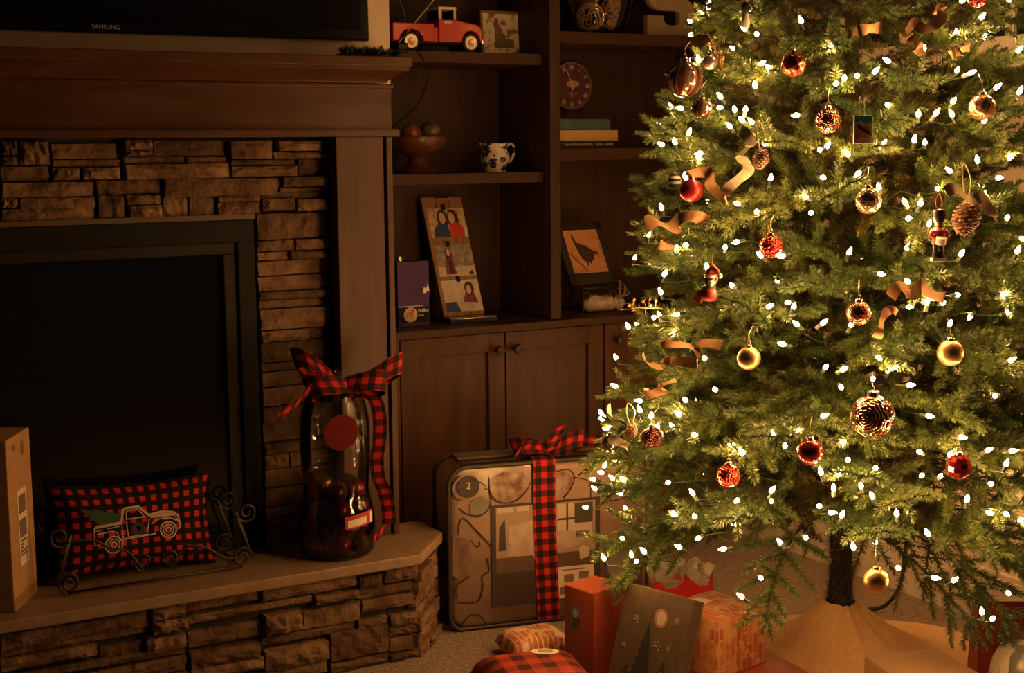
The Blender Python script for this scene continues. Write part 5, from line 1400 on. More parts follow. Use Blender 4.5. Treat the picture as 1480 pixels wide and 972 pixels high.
# trunk wrapped in dark needles, and its stand hidden by the skirt
V, F, Mi = [], [], []
tp = [Vector((0, 0, 0.10 + 0.075 * i)) for i in range(31)]
rr_ = random.Random(5)
k0 = len(V)
for i, p in enumerate(tp):
    rad = 0.029 - 0.020 * i / 30
    for k in range(8): V.append(p + Vector((math.cos(2 * PI * k / 8), math.sin(2 * PI * k / 8), 0)) * rad)
for i in range(30):
    for k in range(8):
        F.append((i * 8 + k, i * 8 + (k + 1) % 8, (i + 1) * 8 + (k + 1) % 8, (i + 1) * 8 + k)); Mi.append(1)
for k in range(5200):
    zz = 0.12 + 0.62 * rr_.random() ** 1.3; a = rr_.uniform(0, 2 * PI)
    b = Vector((0.024 * math.cos(a), 0.024 * math.sin(a), zz))
    d = Vector((math.cos(a) + rr_.uniform(-0.7, 0.7), math.sin(a) + rr_.uniform(-0.7, 0.7), rr_.uniform(-0.9, 1.1))).normalized()
    t_ = d.cross(Vector((0, 0, 1))).normalized() * 0.0012
    n0 = len(V); V += [b - t_, b + t_, b + d * rr_.uniform(0.016, 0.036)]; F.append((n0, n0 + 1, n0 + 2)); Mi.append(0)
me = bpy.data.meshes.new('trunk'); me.from_pydata([tuple(v) for v in V], [], F)
me.materials.append(ND_INNER_SHADED); me.materials.append(BARK); me.polygons.foreach_set('material_index', Mi); me.update()
o = bpy.data.objects.new('trunk', me); COL.objects.link(o); o.parent = tree
mb = MB().lathe([(0.0, 0.002), (0.05, 0.002), (0.05, 0.02), (0.034, 0.03), (0.03, 0.13), (0.0, 0.13)], 16)
for k in range(4):
    a = k * PI / 2 + 0.6
    mb.tube([(0.03 * math.cos(a), 0.03 * math.sin(a), 0.09), (0.11 * math.cos(a), 0.11 * math.sin(a), 0.02), (0.20 * math.cos(a), 0.20 * math.sin(a), 0.008)], 0.005, 5)
mb.build('stand', BLACKM, tree)

# burlap tree skirt draped round the stand
BUR = mat('burlap', (0.60, 0.36, 0.16), 0.9, spec=0.15, col2=(0.68, 0.42, 0.20), nscale=90, stretch=(1, 1, 1), bump=0.5, bscale=320, dist=0.002)
mb = MB(); nr, na = 26, 96
vs_ = []
for i in range(nr + 1):
    for j in range(na):
        a = 2 * PI * j / na
        R_ = 0.47 + 0.03 * math.sin(3 * a + 1) + 0.02 * math.sin(7 * a)
        lf = max(0.0, math.cos(a - math.radians(172))) ** 1.5          # gifts press it flat on this side
        fr_ = max(0.0, math.cos(a - math.radians(268))) ** 3
        R_ *= 1 - 0.30 * lf
        d = 0.036 + (R_ - 0.036) * (i / nr)
        if math.cos(a) * d > 0.60: d = 0.60 / math.cos(a)
        h = 0.200 * math.exp(-((d - 0.036) / (0.18 - 0.095 * lf)) ** 1.15)
        fold = 0.012 * math.sin(5 * a + 2.5 * math.sin(2 * a) + 4 * d) * math.exp(-((d - 0.20) / 0.13) ** 2) * (1 - 0.8 * lf) + 0.003 * math.sin(13 * a + 1) * math.exp(-((d - 0.1) / 0.07) ** 2) * (1 - lf)
        vs_.append((TX + d * math.cos(a), TY + d * math.sin(a), max(0.0025, h + fold + 0.0025) if i < nr else 0.0022))
fs = [(i * na + j, (i + 1) * na + j, (i + 1) * na + (j + 1) % na, i * na + (j + 1) % na) for i in range(nr) for j in range(na)]
mb.add(vs_, fs)
tag(mb.build('tree_skirt', BUR, smooth='all', fix=False), 'tan burlap tree skirt gathered round the trunk', 'tree skirt')

# power lead dropping from the tree to the carpet
tag(MB().tube(catmull([(2.78, 2.78, 0.52), (2.80, 2.795, 0.40), (2.805, 2.80, 0.28), (2.81, 2.81, 0.16), (2.81, 2.83, 0.075), (2.79, 2.86, 0.022), (2.76, 2.895, 0.0065), (2.735, 2.925, 0.0065), (2.74, 2.99, 0.0065), (2.80, 3.10, 0.0065), (2.92, 3.16, 0.0065)], 6), 0.0055, 7).build('power_lead', mat('dark_green_cable', (0.02, 0.028, 0.015), 0.5), smooth='all'), 'dark green power lead trailing from the tree onto the carpet', 'cable')

# string lights
BULBS = [(-0.299,0.22,1.591),(-0.298,0.219,1.563),(-0.373,-0.073,1.551),(-0.358,-0.096,1.539),(-0.312,-0.185,1.561),(-0.39,0.066,1.493),(-0.395,-0.158,1.473),(-0.385,-0.171,1.463),
    (-0.404,-0.15,1.427),(-0.404,-0.032,1.409),(-0.392,0.168,1.393),(-0.39,0.132,1.389),(-0.363,0.256,1.355),(-0.407,0.078,1.333),(-0.403,-0.081,1.38),(-0.426,-0.146,1.377),
    (-0.428,-0.138,1.356),(-0.418,-0.157,1.352),(-0.436,-0.107,1.344),(-0.348,-0.218,1.365),(-0.357,0.252,1.308),(-0.44,0.085,1.312),(-0.458,-0.033,1.288),(-0.465,-0.04,1.276),
    (-0.418,-0.201,1.307),(-0.427,0.061,1.233),(-0.427,-0.059,1.385),(-0.009,-0.393,1.562),(-0.068,-0.384,1.528),(0.019,-0.376,1.523),(-0.301,-0.255,1.5),(-0.2,-0.325,1.473),
    (-0.257,-0.348,1.449),(-0.281,-0.323,1.442),(-0.289,-0.294,1.438),(-0.294,-0.274,1.428),(-0.069,-0.426,1.446),(-0.085,-0.404,1.452),(-0.007,-0.438,1.417),(0.066,-0.433,1.409),
    (-0.231,-0.359,1.383),(-0.096,-0.406,1.389),(-0.112,-0.419,1.362),(-0.027,-0.427,1.35),(-0.161,-0.375,1.363),(-0.131,-0.394,1.365),(-0.205,-0.41,1.311),(-0.151,-0.385,1.306),
    (-0.227,-0.345,1.302),(-0.335,-0.297,1.3),(-0.331,-0.272,1.293),(-0.304,-0.325,1.284),(-0.291,-0.344,1.246),(-0.339,-0.291,1.237),(-0.087,-0.468,1.269),(0.051,-0.427,1.273),
    (-0.126,-0.431,1.249),(0.008,-0.438,1.232),(0.103,-0.394,1.497),(-0.139,-0.363,1.496),(-0.037,-0.366,1.597),(0.09,-0.376,1.603),(-0.436,0.141,1.163),(-0.445,-0.148,1.182),
    (-0.423,-0.227,1.235),(-0.354,-0.257,1.197),(-0.348,-0.267,1.164),(-0.415,-0.174,1.165),(-0.474,-0.144,1.091),(-0.457,-0.162,1.103),(-0.463,-0.067,1.042),(-0.47,0.035,1.075),
    (-0.46,0.013,1.087),(-0.484,0.061,1.02),(-0.451,0.122,0.973),(-0.514,0.038,0.932),(-0.527,0.04,0.928),(-0.528,-0.05,0.944),(-0.42,-0.265,1.078),(-0.439,-0.274,1.029),
    (-0.413,-0.216,0.968),(-0.402,-0.264,0.981),(-0.426,-0.309,0.976),(-0.417,-0.309,0.941),(-0.504,0.005,0.892),(-0.491,0.114,1.106),(-0.464,0.234,0.882),(-0.478,-0.176,1.012),
    (-0.423,-0.199,1.075),(-0.252,-0.362,1.217),(-0.221,-0.404,1.187),(-0.179,-0.405,1.182),(-0.215,-0.409,1.154),(-0.204,-0.455,1.144),(-0.151,-0.424,1.213),(-0.028,-0.432,1.195),
    (0.036,-0.44,1.148),(0.07,-0.452,1.104),(0.005,-0.497,1.083),(-0.111,-0.455,1.08),(-0.314,-0.346,1.085),(-0.207,-0.401,1.094),(-0.298,-0.421,1.046),(-0.227,-0.424,1.027),
    (-0.171,-0.443,0.991),(-0.179,-0.432,0.982),(-0.145,-0.441,0.98),(-0.216,-0.419,0.974),(-0.148,-0.481,1.0),(-0.139,-0.457,0.938),(-0.085,-0.461,0.95),(-0.018,-0.497,0.957),
    (-0.007,-0.476,0.992),(-0.391,-0.359,0.947),(-0.313,-0.357,0.938),(-0.503,-0.115,0.854),(-0.508,0.223,0.746),(-0.523,0.1,0.731),(-0.572,0.027,0.725),(-0.542,0.028,0.709),
    (-0.477,0.31,0.626),(-0.541,0.006,0.689),(-0.513,-0.015,0.688),(-0.529,-0.113,0.69),(-0.513,-0.061,0.756),(-0.522,-0.178,0.797),(-0.44,-0.295,0.9),(-0.457,-0.289,0.711),
    (-0.425,-0.288,0.685),(-0.415,-0.317,0.718),(-0.491,-0.201,0.678),(-0.481,-0.22,0.666),(-0.481,0.312,0.535),(-0.568,0.191,0.552),(-0.52,0.17,0.533),(-0.503,0.321,0.479),
    (-0.59,-0.105,0.591),(-0.555,-0.146,0.572),(-0.498,-0.336,0.61),(-0.528,-0.058,0.726),(-0.522,0.255,0.67),(-0.302,-0.425,0.878),(-0.389,-0.366,0.857),(-0.363,-0.39,0.854),
    (-0.308,-0.417,0.834),(-0.261,-0.41,0.846),(-0.255,-0.424,0.853),(-0.265,-0.475,0.825),(-0.375,-0.398,0.82),(-0.05,-0.539,0.866),(-0.21,-0.476,0.757),(-0.395,-0.37,0.759),
    (-0.383,-0.415,0.711),(-0.371,-0.418,0.674),(-0.422,-0.396,0.65),(-0.383,-0.405,0.644),(-0.359,-0.444,0.624),(-0.403,-0.413,0.618),(-0.313,-0.436,0.654),(-0.266,-0.509,0.695),
    (-0.269,-0.519,0.649),(-0.189,-0.491,0.632),(-0.134,-0.564,0.694),(-0.095,-0.576,0.663),(-0.059,-0.558,0.683),(-0.164,-0.492,0.675),(-0.357,-0.475,0.609),(-0.045,-0.497,0.786),
    (-0.186,-0.542,0.722),(-0.485,-0.32,0.583),(-0.491,-0.216,0.563),(-0.546,-0.066,0.505),(-0.559,-0.16,0.525),(-0.523,-0.247,0.526),(-0.601,0.054,0.432),(-0.614,-0.051,0.429),
    (-0.529,0.123,0.365),(-0.495,0.154,0.338),(-0.527,0.243,0.327),(-0.541,-0.079,0.436),(-0.573,-0.191,0.487),(-0.512,-0.2,0.457),(-0.484,-0.349,0.502),(-0.51,-0.32,0.425),
    (-0.525,-0.277,0.376),(-0.419,-0.39,0.579),(-0.418,-0.424,0.573),(-0.369,-0.402,0.556),(-0.307,-0.492,0.57),(-0.329,-0.457,0.507),(-0.392,-0.462,0.506),(-0.45,-0.386,0.517),
    (-0.302,-0.495,0.459),(-0.24,-0.533,0.439),(-0.173,-0.522,0.42),(-0.076,-0.51,0.332),(-0.087,-0.548,0.331),(-0.065,-0.567,0.388),(-0.104,-0.588,0.564),(-0.05,-0.578,0.541),
    (-0.094,-0.535,0.554),(-0.236,-0.508,0.523),(-0.179,-0.555,0.596),(-0.11,-0.552,0.62)]
lights = empty('string_lights', (TX, TY, 0.0), label='warm white string lights wound through the Christmas tree', cat='string lights')
GLOW = emit('lit_bulb', (1.0, 0.50, 0.165), BULB_POWER)
bulb_o = MB().lathe([(0.0, -0.0045), (0.0032, -0.004), (0.0047, -0.001), (0.0045, 0.003), (0.0028, 0.0078), (0.0010, 0.012), (0.0, 0.0128)], 7, cap=False).build('bulb', GLOW, smooth='all')
bulb_me = bulb_o.data
bpy.data.objects.remove(bulb_o)
pts = list(BULBS)
rb = random.Random(31)
while len(pts) < 296:                                                  # the far side, out of the photograph's sight
    zz = 0.40 + 1.8 * rb.random() ** 1.9
    a = rb.uniform(0, 2 * PI)
    if math.cos(a - math.radians(238)) > 0.0 and zz < 1.60: continue
    R_ = tree_r(zz) * rb.uniform(0.80, 1.0)
    if R_ * math.cos(a) > 0.62: continue
    pts.append((R_ * math.cos(a), R_ * math.sin(a), zz))
wire = MB()
for (x, y, zz) in pts:
    o = bpy.data.objects.new('bulb', bulb_me); COL.objects.link(o); o.parent = lights
    o.location = (x, y, zz)
    d = Vector((x, y, 0)).normalized() * rb.uniform(0.2, 1.0) + Vector((rb.uniform(-0.8, 0.8), rb.uniform(-0.8, 0.8), rb.uniform(-0.2, 1.2)))
    d.normalize()
    o.rotation_euler = d.to_track_quat('Z', 'Y').to_euler()
    p = Vector((x, y, zz))
    wire.tube([p - d * 0.005, p - d * 0.019], 0.0042, 5)               # socket
    inn = Vector((x * 0.80, y * 0.80, zz - 0.012))
    wire.tube([p - d * 0.018, (p - d * 0.03).lerp(inn, 0.4), inn], 0.0011, 3, caps=False)
hel = []
for i in range(620):
    t = i / 619
    zz = 0.34 + 1.95 * t
    a = 2 * PI * 13 * t
    R_ = tree_r(zz) * 0.58
    hel.append((R_ * math.cos(a), R_ * math.sin(a), zz + 0.012 * math.sin(19 * a)))
wire.tube(hel, 0.0012, 3)
wire.build('wire', mat('green_wire', (0.02, 0.035, 0.012), 0.5), lights, fix=False)

# ------------------------------------------------------------------ ornaments
ORN = [('crackle_red',-0.366,-0.226,1.468,0.0257),('striped_large',-0.434,0.057,1.45,0.0398),('striped_small',-0.453,-0.031,1.382,0.0224),('silver_pale',-0.427,-0.024,1.483,0.0165),
    ('glitter_dark',-0.341,-0.306,1.352,0.0253),('crackle_copper',-0.058,-0.448,1.376,0.0268),('red_satin',-0.488,-0.043,1.209,0.0253),('glitter_red',-0.442,-0.254,1.098,0.0241),
    ('speckle_gold',-0.304,-0.388,1.191,0.0264),('brown_glass',-0.339,-0.405,0.968,0.025),('gold_matte',-0.488,-0.245,0.869,0.0243),('gold_matte',-0.189,-0.508,0.888,0.0263),
    ('embossed',-0.338,-0.45,0.765,0.0443),('quilted_red',-0.439,-0.382,0.692,0.0265),('faceted_red',-0.202,-0.552,0.666,0.0262),('glitter_red',-0.541,-0.25,0.629,0.0243),
    ('glitter_dark',-0.584,-0.038,0.678,0.0241),('clear_silver',-0.581,0.133,0.634,0.0205),('gold_matte',-0.364,-0.498,0.444,0.0248),('glitter_red',-0.027,-0.397,1.601,0.02)]
HOOK = mat('ornament_wire', (0.4, 0.3, 0.2), 0.35, metal=1.0)
def fx_ball(name, col, rough, metal, tex, scale, strength, col2=None, lo=0.3, hi=0.6):
    return mat(name, col, rough, metal=metal, spec=0.5, col2=col2, nscale=scale, bump=strength, bscale=scale, tex=tex, lo=lo, hi=hi, dist=0.004)
OM = {
 'crackle_red': [fx_ball('crackled_red_glass', (0.48, 0.045, 0.028), 0.2, 0.75, 'voronoi', 95, 0.7, (0.62, 0.16, 0.09))],
 'silver_pale': [mat('pale_champagne', (0.62, 0.5, 0.4), 0.3, metal=0.8)],
 'glitter_dark': [fx_ball('dark_glitter', (0.10, 0.022, 0.02), 0.18, 0.9, 'voronoi', 260, 1.0, (0.22, 0.09, 0.06))],
 'crackle_copper': [fx_ball('crackled_copper', (0.46, 0.2, 0.1), 0.22, 0.85, 'voronoi', 110, 0.6, (0.6, 0.32, 0.18))],
 'red_satin': [mat('satin_crimson', (0.34, 0.025, 0.028), 0.28, metal=0.6)],
 'glitter_red': [fx_ball('red_glitter', (0.55, 0.02, 0.015), 0.2, 0.85, 'voronoi', 240, 1.0, (0.75, 0.07, 0.04))],
 'speckle_gold': [fx_ball('speckled_gold_glass', (0.50, 0.30, 0.16), 0.2, 0.75, 'voronoi', 150, 0.5, (0.75, 0.55, 0.36))],
 'brown_glass': [fx_ball('frosted_maroon', (0.24, 0.07, 0.045), 0.24, 0.75, 'voronoi', 200, 0.35, (0.38, 0.15, 0.09))],
 'gold_matte': [mat('matte_gold', (0.66, 0.40, 0.17), 0.36, metal=0.9)],
 'quilted_red': [mat('quilted_red_a', (0.42, 0.05, 0.035), 0.16, metal=0.7), mat('quilted_red_b', (0.22, 0.02, 0.018), 0.16, metal=0.7)],
 'faceted_red': [mat('faceted_red_a', (0.52, 0.06, 0.04), 0.14, metal=0.7), mat('faceted_red_b', (0.25, 0.018, 0.016), 0.14, metal=0.7)],
 'clear_silver': [mat('mirror_silver', (0.55, 0.5, 0.46), 0.06, metal=1.0)],
 'striped_large': [mat('stripe_silver', (0.6, 0.5, 0.42), 0.12, metal=0.9), mat('stripe_brown', (0.22, 0.055, 0.035), 0.14, metal=0.8), mat('stripe_gold', (0.6, 0.36, 0.18), 0.12, metal=0.9)],
 'embossed': None, 'striped_small': None}
OM['striped_small'] = OM['striped_large']
def embossed_mat():
    m = bpy.data.materials.new('embossed_rose_copper')
    nt, N, L, b = nodes_of(m)
    b.inputs['Metallic'].default_value = 0.85; b.inputs['Roughness'].default_value = 0.16
    tc = N.new('ShaderNodeTexCoord'); w_ = N.new('ShaderNodeTexWave')
    w_.wave_type = 'RINGS'; w_.inputs['Scale'].default_value = 52; w_.inputs['Distortion'].default_value = 7; w_.inputs['Detail'].default_value = 1.0; w_.inputs['Detail Scale'].default_value = 1.2
    L.new(tc.outputs['Object'], w_.inputs['Vector'])
    cr = N.new('ShaderNodeValToRGB'); cr.color_ramp.elements[0].color = (0.14, 0.055, 0.04, 1); cr.color_ramp.elements[1].color = (0.50, 0.25, 0.16, 1)
    cr.color_ramp.elements[0].position = 0.3; cr.color_ramp.elements[1].position = 0.75
    L.new(w_.outputs['Fac'], cr.inputs['Fac']); L.new(cr.outputs['Color'], b.inputs['Base Color'])
    bp_ = N.new('ShaderNodeBump'); bp_.inputs['Strength'].default_value = 0.55; bp_.inputs['Distance'].default_value = 0.004
    L.new(w_.outputs['Fac'], bp_.inputs['Height']); L.new(bp_.outputs['Normal'], b.inputs['Normal'])
    return m
OM['embossed'] = [embossed_mat()]
OLAB = ['crackled red bauble with silver cap high on the tree', 'large striped bauble of silver, brown and gold bands near the bookcase', 'small striped bauble half hidden in branches under the large striped one', 'small pale champagne bauble tucked behind the large striped one', 'dark glittered brown bauble beside the painted tile ornament', 'crackled copper bauble high on the tree by the wall', 'satin crimson bauble beside the little black and white lantern', 'glittered red bauble near the santa hat figure', 'speckled pale gold glass bauble above the frosted maroon one', 'frosted maroon bauble hanging beside a burlap ribbon bow', 'matte gold bauble next to the curled burlap streamers', 'matte gold bauble hanging above a dark gap in the branches', 'largest bauble, embossed rose copper with swirling relief', 'quilted red glass bauble below the large embossed one', 'faceted red bauble half covered by a hanging twig', 'glittered red bauble low on the tree over the gift boxes', 'dark glittered bauble beside the ribboned pine cone', 'small mirror silver bauble at the tree edge over the bedding package', 'matte gold bauble hanging low beside the trunk', 'glittered red bauble near the top by the window']
for (kind, x, y, zz, rr), lab in zip(ORN, OLAB):
    o = empty('bauble', (TX + x, TY + y, zz), label=lab, cat='bauble', group='baubles on the Christmas tree')
    n, k = (36, 22)
    mb = MB()
    prof = [(rr * math.sin(PI * i / k), -rr * math.cos(PI * i / k)) for i in range(k + 1)]; prof[0] = (0, -rr); prof[-1] = (0, rr)
    if kind.startswith('striped'): mb.lathe(prof, n, matf=lambda i, q: (0, 1, 1, 2, 0, 1)[i % 6], cap=False)
    elif kind == 'quilted_red': mb.lathe(prof, n, matf=lambda i, q: ((i // 3 + q // 3) % 2), cap=False)
    elif kind == 'faceted_red': mb.lathe([(rr * math.sin(PI * i / 8), -rr * math.cos(PI * i / 8)) for i in range(9)], 12, matf=lambda i, q: ((i + q) % 2), cap=False)
    else: mb.lathe(prof, n, cap=False)
    b = mb.build('ball', OM[kind], o, smooth=('all' if kind != 'faceted_red' else False))
    b.rotation_euler = (0.12, 0.1, 0.4)
    cap = MB().lathe([(rr * 0.28, rr * 0.95), (rr * 0.28, rr * 1.14), (rr * 0.22, rr * 1.18), (0, rr * 1.18)], 14, cap=False).build('cap', GOLDC if 'gold' in kind or 'glitter_red' in kind else CHROME, o, smooth=True)
    hk = [(0.004 * math.cos(t), 0, rr * 1.18 + 0.004 + 0.004 * math.sin(t)) for t in [i * PI / 5 for i in range(10)]]
    MB().tube(hk, 0.0007, 4, closed=True).build('ring', HOOK, o)
    MB().tube([(0, 0, rr * 1.18 + 0.007), (0.001, 0.003, rr * 1.18 + 0.02), (-x * 0.03, -y * 0.03, rr * 1.18 + 0.036)], 0.0006, 4).build('hook', HOOK, o)

# burlap ribbons
RIB = [[(-0.44,-0.16,1.336),(-0.453,-0.201,1.307),(-0.459,-0.196,1.283),(-0.447,-0.191,1.257),(-0.469,-0.181,1.23),(-0.479,-0.168,1.204)],[(-0.499,-0.084,1.244),
    (-0.487,-0.097,1.247),(-0.482,-0.124,1.227),(-0.485,-0.152,1.201),(-0.491,-0.183,1.191)],[(-0.507,0.083,1.119),(-0.509,0.033,1.143),(-0.525,-0.026,1.128),(-0.523,-0.068,1.147),
    (-0.507,-0.101,1.157),(-0.505,-0.113,1.143)],[(-0.536,-0.003,1.105),(-0.533,-0.027,1.091),(-0.514,-0.032,1.098)],[(-0.566,-0.068,0.897),(-0.55,-0.071,0.887),
    (-0.545,-0.113,0.886),(-0.55,-0.162,0.877),(-0.533,-0.167,0.897),(-0.527,-0.207,0.895)],[(-0.56,-0.003,0.85),(-0.578,-0.055,0.837),(-0.558,-0.06,0.842),(-0.551,-0.098,0.852),
    (-0.55,-0.133,0.853),(-0.544,-0.154,0.849)],[(-0.583,-0.029,0.773),(-0.589,-0.076,0.783),(-0.578,-0.088,0.799),(-0.557,-0.088,0.808)],[(-0.582,0.101,0.722),(-0.599,0.056,0.706),
    (-0.602,0.035,0.691),(-0.613,0.035,0.67),(-0.609,0.018,0.654),(-0.604,0.027,0.63)],[(-0.293,-0.306,1.525),(-0.29,-0.332,1.529),(-0.265,-0.335,1.535),
    (-0.252,-0.355,1.534)],[(-0.219,-0.385,1.524),(-0.193,-0.383,1.544),(-0.174,-0.396,1.533),(-0.15,-0.401,1.547),(-0.127,-0.396,1.573),
    (-0.159,-0.399,1.569)],[(-0.207,-0.382,1.519),(-0.199,-0.398,1.505),(-0.184,-0.399,1.48)],[(-0.307,-0.456,1.004),(-0.287,-0.463,1.026),(-0.269,-0.468,1.009),
    (-0.245,-0.474,1.025),(-0.226,-0.481,1.007),(-0.216,-0.502,1.003)],[(-0.328,-0.444,0.922),(-0.324,-0.45,0.95),(-0.296,-0.443,0.978),
    (-0.282,-0.452,0.969)],[(-0.182,-0.468,1.204),(-0.17,-0.485,1.215),(-0.138,-0.484,1.192),(-0.124,-0.504,1.198),(-0.099,-0.503,1.175),
    (-0.099,-0.512,1.145)],[(-0.131,-0.423,1.48),(-0.12,-0.43,1.486),(-0.092,-0.422,1.495)]]
RBM = mat('burlap_ribbon', (0.50, 0.27, 0.13), 0.85, spec=0.15, col2=(0.60, 0.35, 0.18), nscale=120, bump=0.3, bscale=400, dist=0.001)
RLM = mat('linen_ribbon', (0.58, 0.46, 0.30), 0.8, spec=0.15, col2=(0.66, 0.53, 0.36), nscale=90, bump=0.2, bscale=300, dist=0.001)
RLAB = ['cream linen ribbon trailing past a small pine cone', 'burlap ribbon curl above the crimson satin bauble', 'wide burlap bow at the tree edge above the santa hat figure', 'short burlap ribbon end under the wide burlap bow', 'curled burlap streamer above another one beside the matte gold bauble', 'curled burlap streamer below another one beside the matte gold bauble', 'short burlap streamer over the pine cone with linen bow', 'cream linen bow on a twine loop holding a pine cone', 'short flat burlap ribbon near the top of the tree', 'looped burlap ribbon high on the tree near the window', 'burlap ribbon end hanging under the looped ribbon', 'folded burlap bow beside the frosted maroon bauble', 'thin burlap tail hanging under the folded burlap bow', 'cream linen bow over the large hanging pine cone', 'small burlap ribbon end poking out near the copper bauble']
linen = (0, 7, 13)
for k, pl in enumerate(RIB):
    cp = catmull(pl, 7)
    n = len(cp)
    q = random.Random(50 + k)
    ph_ = q.uniform(0, 6)
    wd = 0.025 if k not in (3, 10, 12, 14) else 0.020
    if k == 2: wd = 0.034
    sd, out = [], []
    for i, p in enumerate(cp):
        p = Vector(p)
        tg = (Vector(cp[min(i + 1, n - 1)]) - Vector(cp[max(i - 1, 0)])).normalized()
        rad = Vector((p.x, p.y, 0)).normalized()
        up = tg.cross(rad).normalized()
        if up.z < 0: up = -up
        tw = 0.9 * math.sin(i / n * 6.5 + ph_)
        sd.append((up * math.cos(tw) + rad * math.sin(tw)).normalized())
        out.append(p + rad * (0.014 + 0.012 * math.sin(i / n * 12 + ph_)))
    mb = MB()
    c0 = Vector(out[0])
    # two skins a hair apart give the cloth its thickness
    loc = [p - c0 for p in out]
    mb.strip(loc, sd, wd)
    o = mb.build('ribbon', RLM if k in linen else RBM, None, smooth='all', fix=False)
    o.location = (TX + c0.x, TY + c0.y, c0.z)
    tag(o, RLAB[k], 'ribbon', 'ribbons on the Christmas tree')

# pine cones, figures and other hangings
MISC = {'tile': (-0.299,-0.362,1.333),'stripe': (-0.493,0.012,1.228),'cone1': (-0.433,-0.208,1.278),'cone2': (-0.134,-0.488,1.158),'cone3': (-0.59,0.036,0.679),
    'drummer': (-0.192,-0.471,1.128),'santa': (-0.51,-0.137,1.008),'bird': (-0.394,-0.103,1.58),'twig1': (-0.532,0.086,0.942),'twig2': (-0.426,-0.044,1.499)}
CONE = mat('pine_cone_scale', (0.16, 0.075, 0.035), 0.7, col2=(0.26, 0.14, 0.07), nscale=40); TWI = mat('twine', (0.5, 0.33, 0.17), 0.9)
def pine_cone(key, size, label, loop):
    x, y, zz = MISC[key]
    o = empty('pine_cone', (TX + x, TY + y, zz), label=label, cat='pine cone', group='pine cones on the Christmas tree')
    mb = MB(); n = 92
    for i in range(n):
        t = i / n
        zc = size * (0.5 - t); rad = size * 0.40 * math.sin(PI * (0.10 + 0.84 * t)) ** 0.7
        a = i * 2.39996
        d = Vector((math.cos(a), math.sin(a), 0)); tn = Vector((-math.sin(a), math.cos(a), 0))
        b = d * rad * 0.45 + Vector((0, 0, zc)); e = d * rad * 1.08 + Vector((0, 0, zc - size * 0.05))
        wv = tn * size * 0.085; th = Vector((0, 0, size * 0.030))
        mb.add([b - wv * 0.6, b + wv * 0.6, e + wv - d * size * 0.03, e + th * 0.4, e - wv - d * size * 0.03, e - th * 2 - d * 0.002], [(0, 1, 2, 3, 4), (0, 4, 5), (4, 3, 5), (3, 2, 5), (2, 1, 5), (1, 0, 5)])
    mb.lathe([(0.0, -size * 0.45), (size * 0.22, -size * 0.2), (size * 0.25, 0.1 * size), (0.0, size * 0.5)], 10, cap=False)
    c = mb.build('scales', CONE, o, fix=False)
    c.rotation_euler = (0.25, 0.1, 0)
    MB().tube(catmull([(0.004, 0, size * 0.45), (0.012, 0.004, size * 0.45 + loop * 0.6), (0.0, 0.012, size * 0.45 + loop), (-0.010, 0.004, size * 0.45 + loop * 0.6), (-0.004, 0, size * 0.45)], 5), 0.0014, 5).build('twine_loop', TWI, o, smooth='all')
pine_cone('cone1', 0.042, 'small pine cone hanging beside cream linen ribbon high on the tree', 0.06)
pine_cone('cone2', 0.068, 'largest pine cone, under a cream linen bow on twine loop', 0.075)
pine_cone('cone3', 0.036, 'small pine cone low on the tree edge by the dark glittered bauble', 0.045)

x, y, zz = MISC['tile']
o = empty('painted_tile', (TX + x, TY + y, zz), rz=math.radians(-30), label='small rectangular painted landscape tile on a green cord', cat='ornament')
MB().box(-0.0185, 0.0185, -0.003, 0.003, -0.028, 0.028).build('tile', mat('tile_sand', (0.72, 0.5, 0.28), 0.3, coat=0.3), o, bevel=0.001)
def tp_(poly, c, k): MB().prism(poly, 0.0032 + 0.0004 * k, 0.0035 + 0.0004 * k, 0, UPRIGHT).build('tile_glaze', mat('tile_glaze', c, 0.25), o)
tp_([(-0.0175, 0.012), (-0.006, 0.017), (0.004, 0.010), (0.0175, 0.014), (0.0175, 0.027), (-0.0175, 0.027)], (0.10, 0.30, 0.29), 0)
tp_([(-0.0175, -0.022), (-0.004, -0.014), (0.008, -0.018), (0.014, -0.004), (0.0, 0.006), (-0.012, 0.0)], (0.62, 0.22, 0.10), 0)
tp_([(-0.014, 0.006), (-0.010, 0.011), (0.0, 0.002), (0.012, -0.004), (0.0175, -0.010), (0.0175, -0.013), (0.008, -0.008), (-0.002, -0.002)], (0.03, 0.03, 0.02), 1)
MB().tube([(-0.003, 0, 0.028), (-0.009, 0.004, 0.052), (-0.004, 0.012, 0.066), (0.004, 0.010, 0.062), (0.003, 0, 0.028)], 0.0011, 5).build('cord', mat('sage_cord', (0.2, 0.28, 0.2), 0.7), o, smooth='all')

FIGR = mat('figure_red', (0.45, 0.035, 0.025), 0.5); FIGB = mat('figure_black', (0.02, 0.018, 0.02), 0.5); FIGS = mat('figure_skin', (0.42, 0.24, 0.15), 0.5); FIGW = mat('figure_white', (0.6, 0.54, 0.46), 0.6); FIGG = mat('figure_green', (0.05, 0.10, 0.035), 0.6)
x, y, zz = MISC['drummer']
o = empty('toy_soldier', (TX + x, TY + y, zz - 0.058), rz=math.radians(-30), label='little wooden drummer figure in red coat and black busby hat', cat='figurine')
MB().box(-0.014, 0.014, -0.011, 0.011, 0.0, 0.007).build('base', FIGW, o, bevel=0.001)
for s in (-1, 1): MB().lathe([(0.006, 0.007), (0.0065, 0.010), (0.0048, 0.02), (0.0055, 0.038)], 10, Matrix.Translation((0.006 * s, 0, 0))).build('leg', FIGB, o, smooth=True)
MB().lathe([(0.0135, 0.034), (0.0125, 0.045), (0.011, 0.052), (0.0135, 0.062), (0.009, 0.067), (0.004, 0.069)], 14).build('coat', FIGR, o, smooth=True)
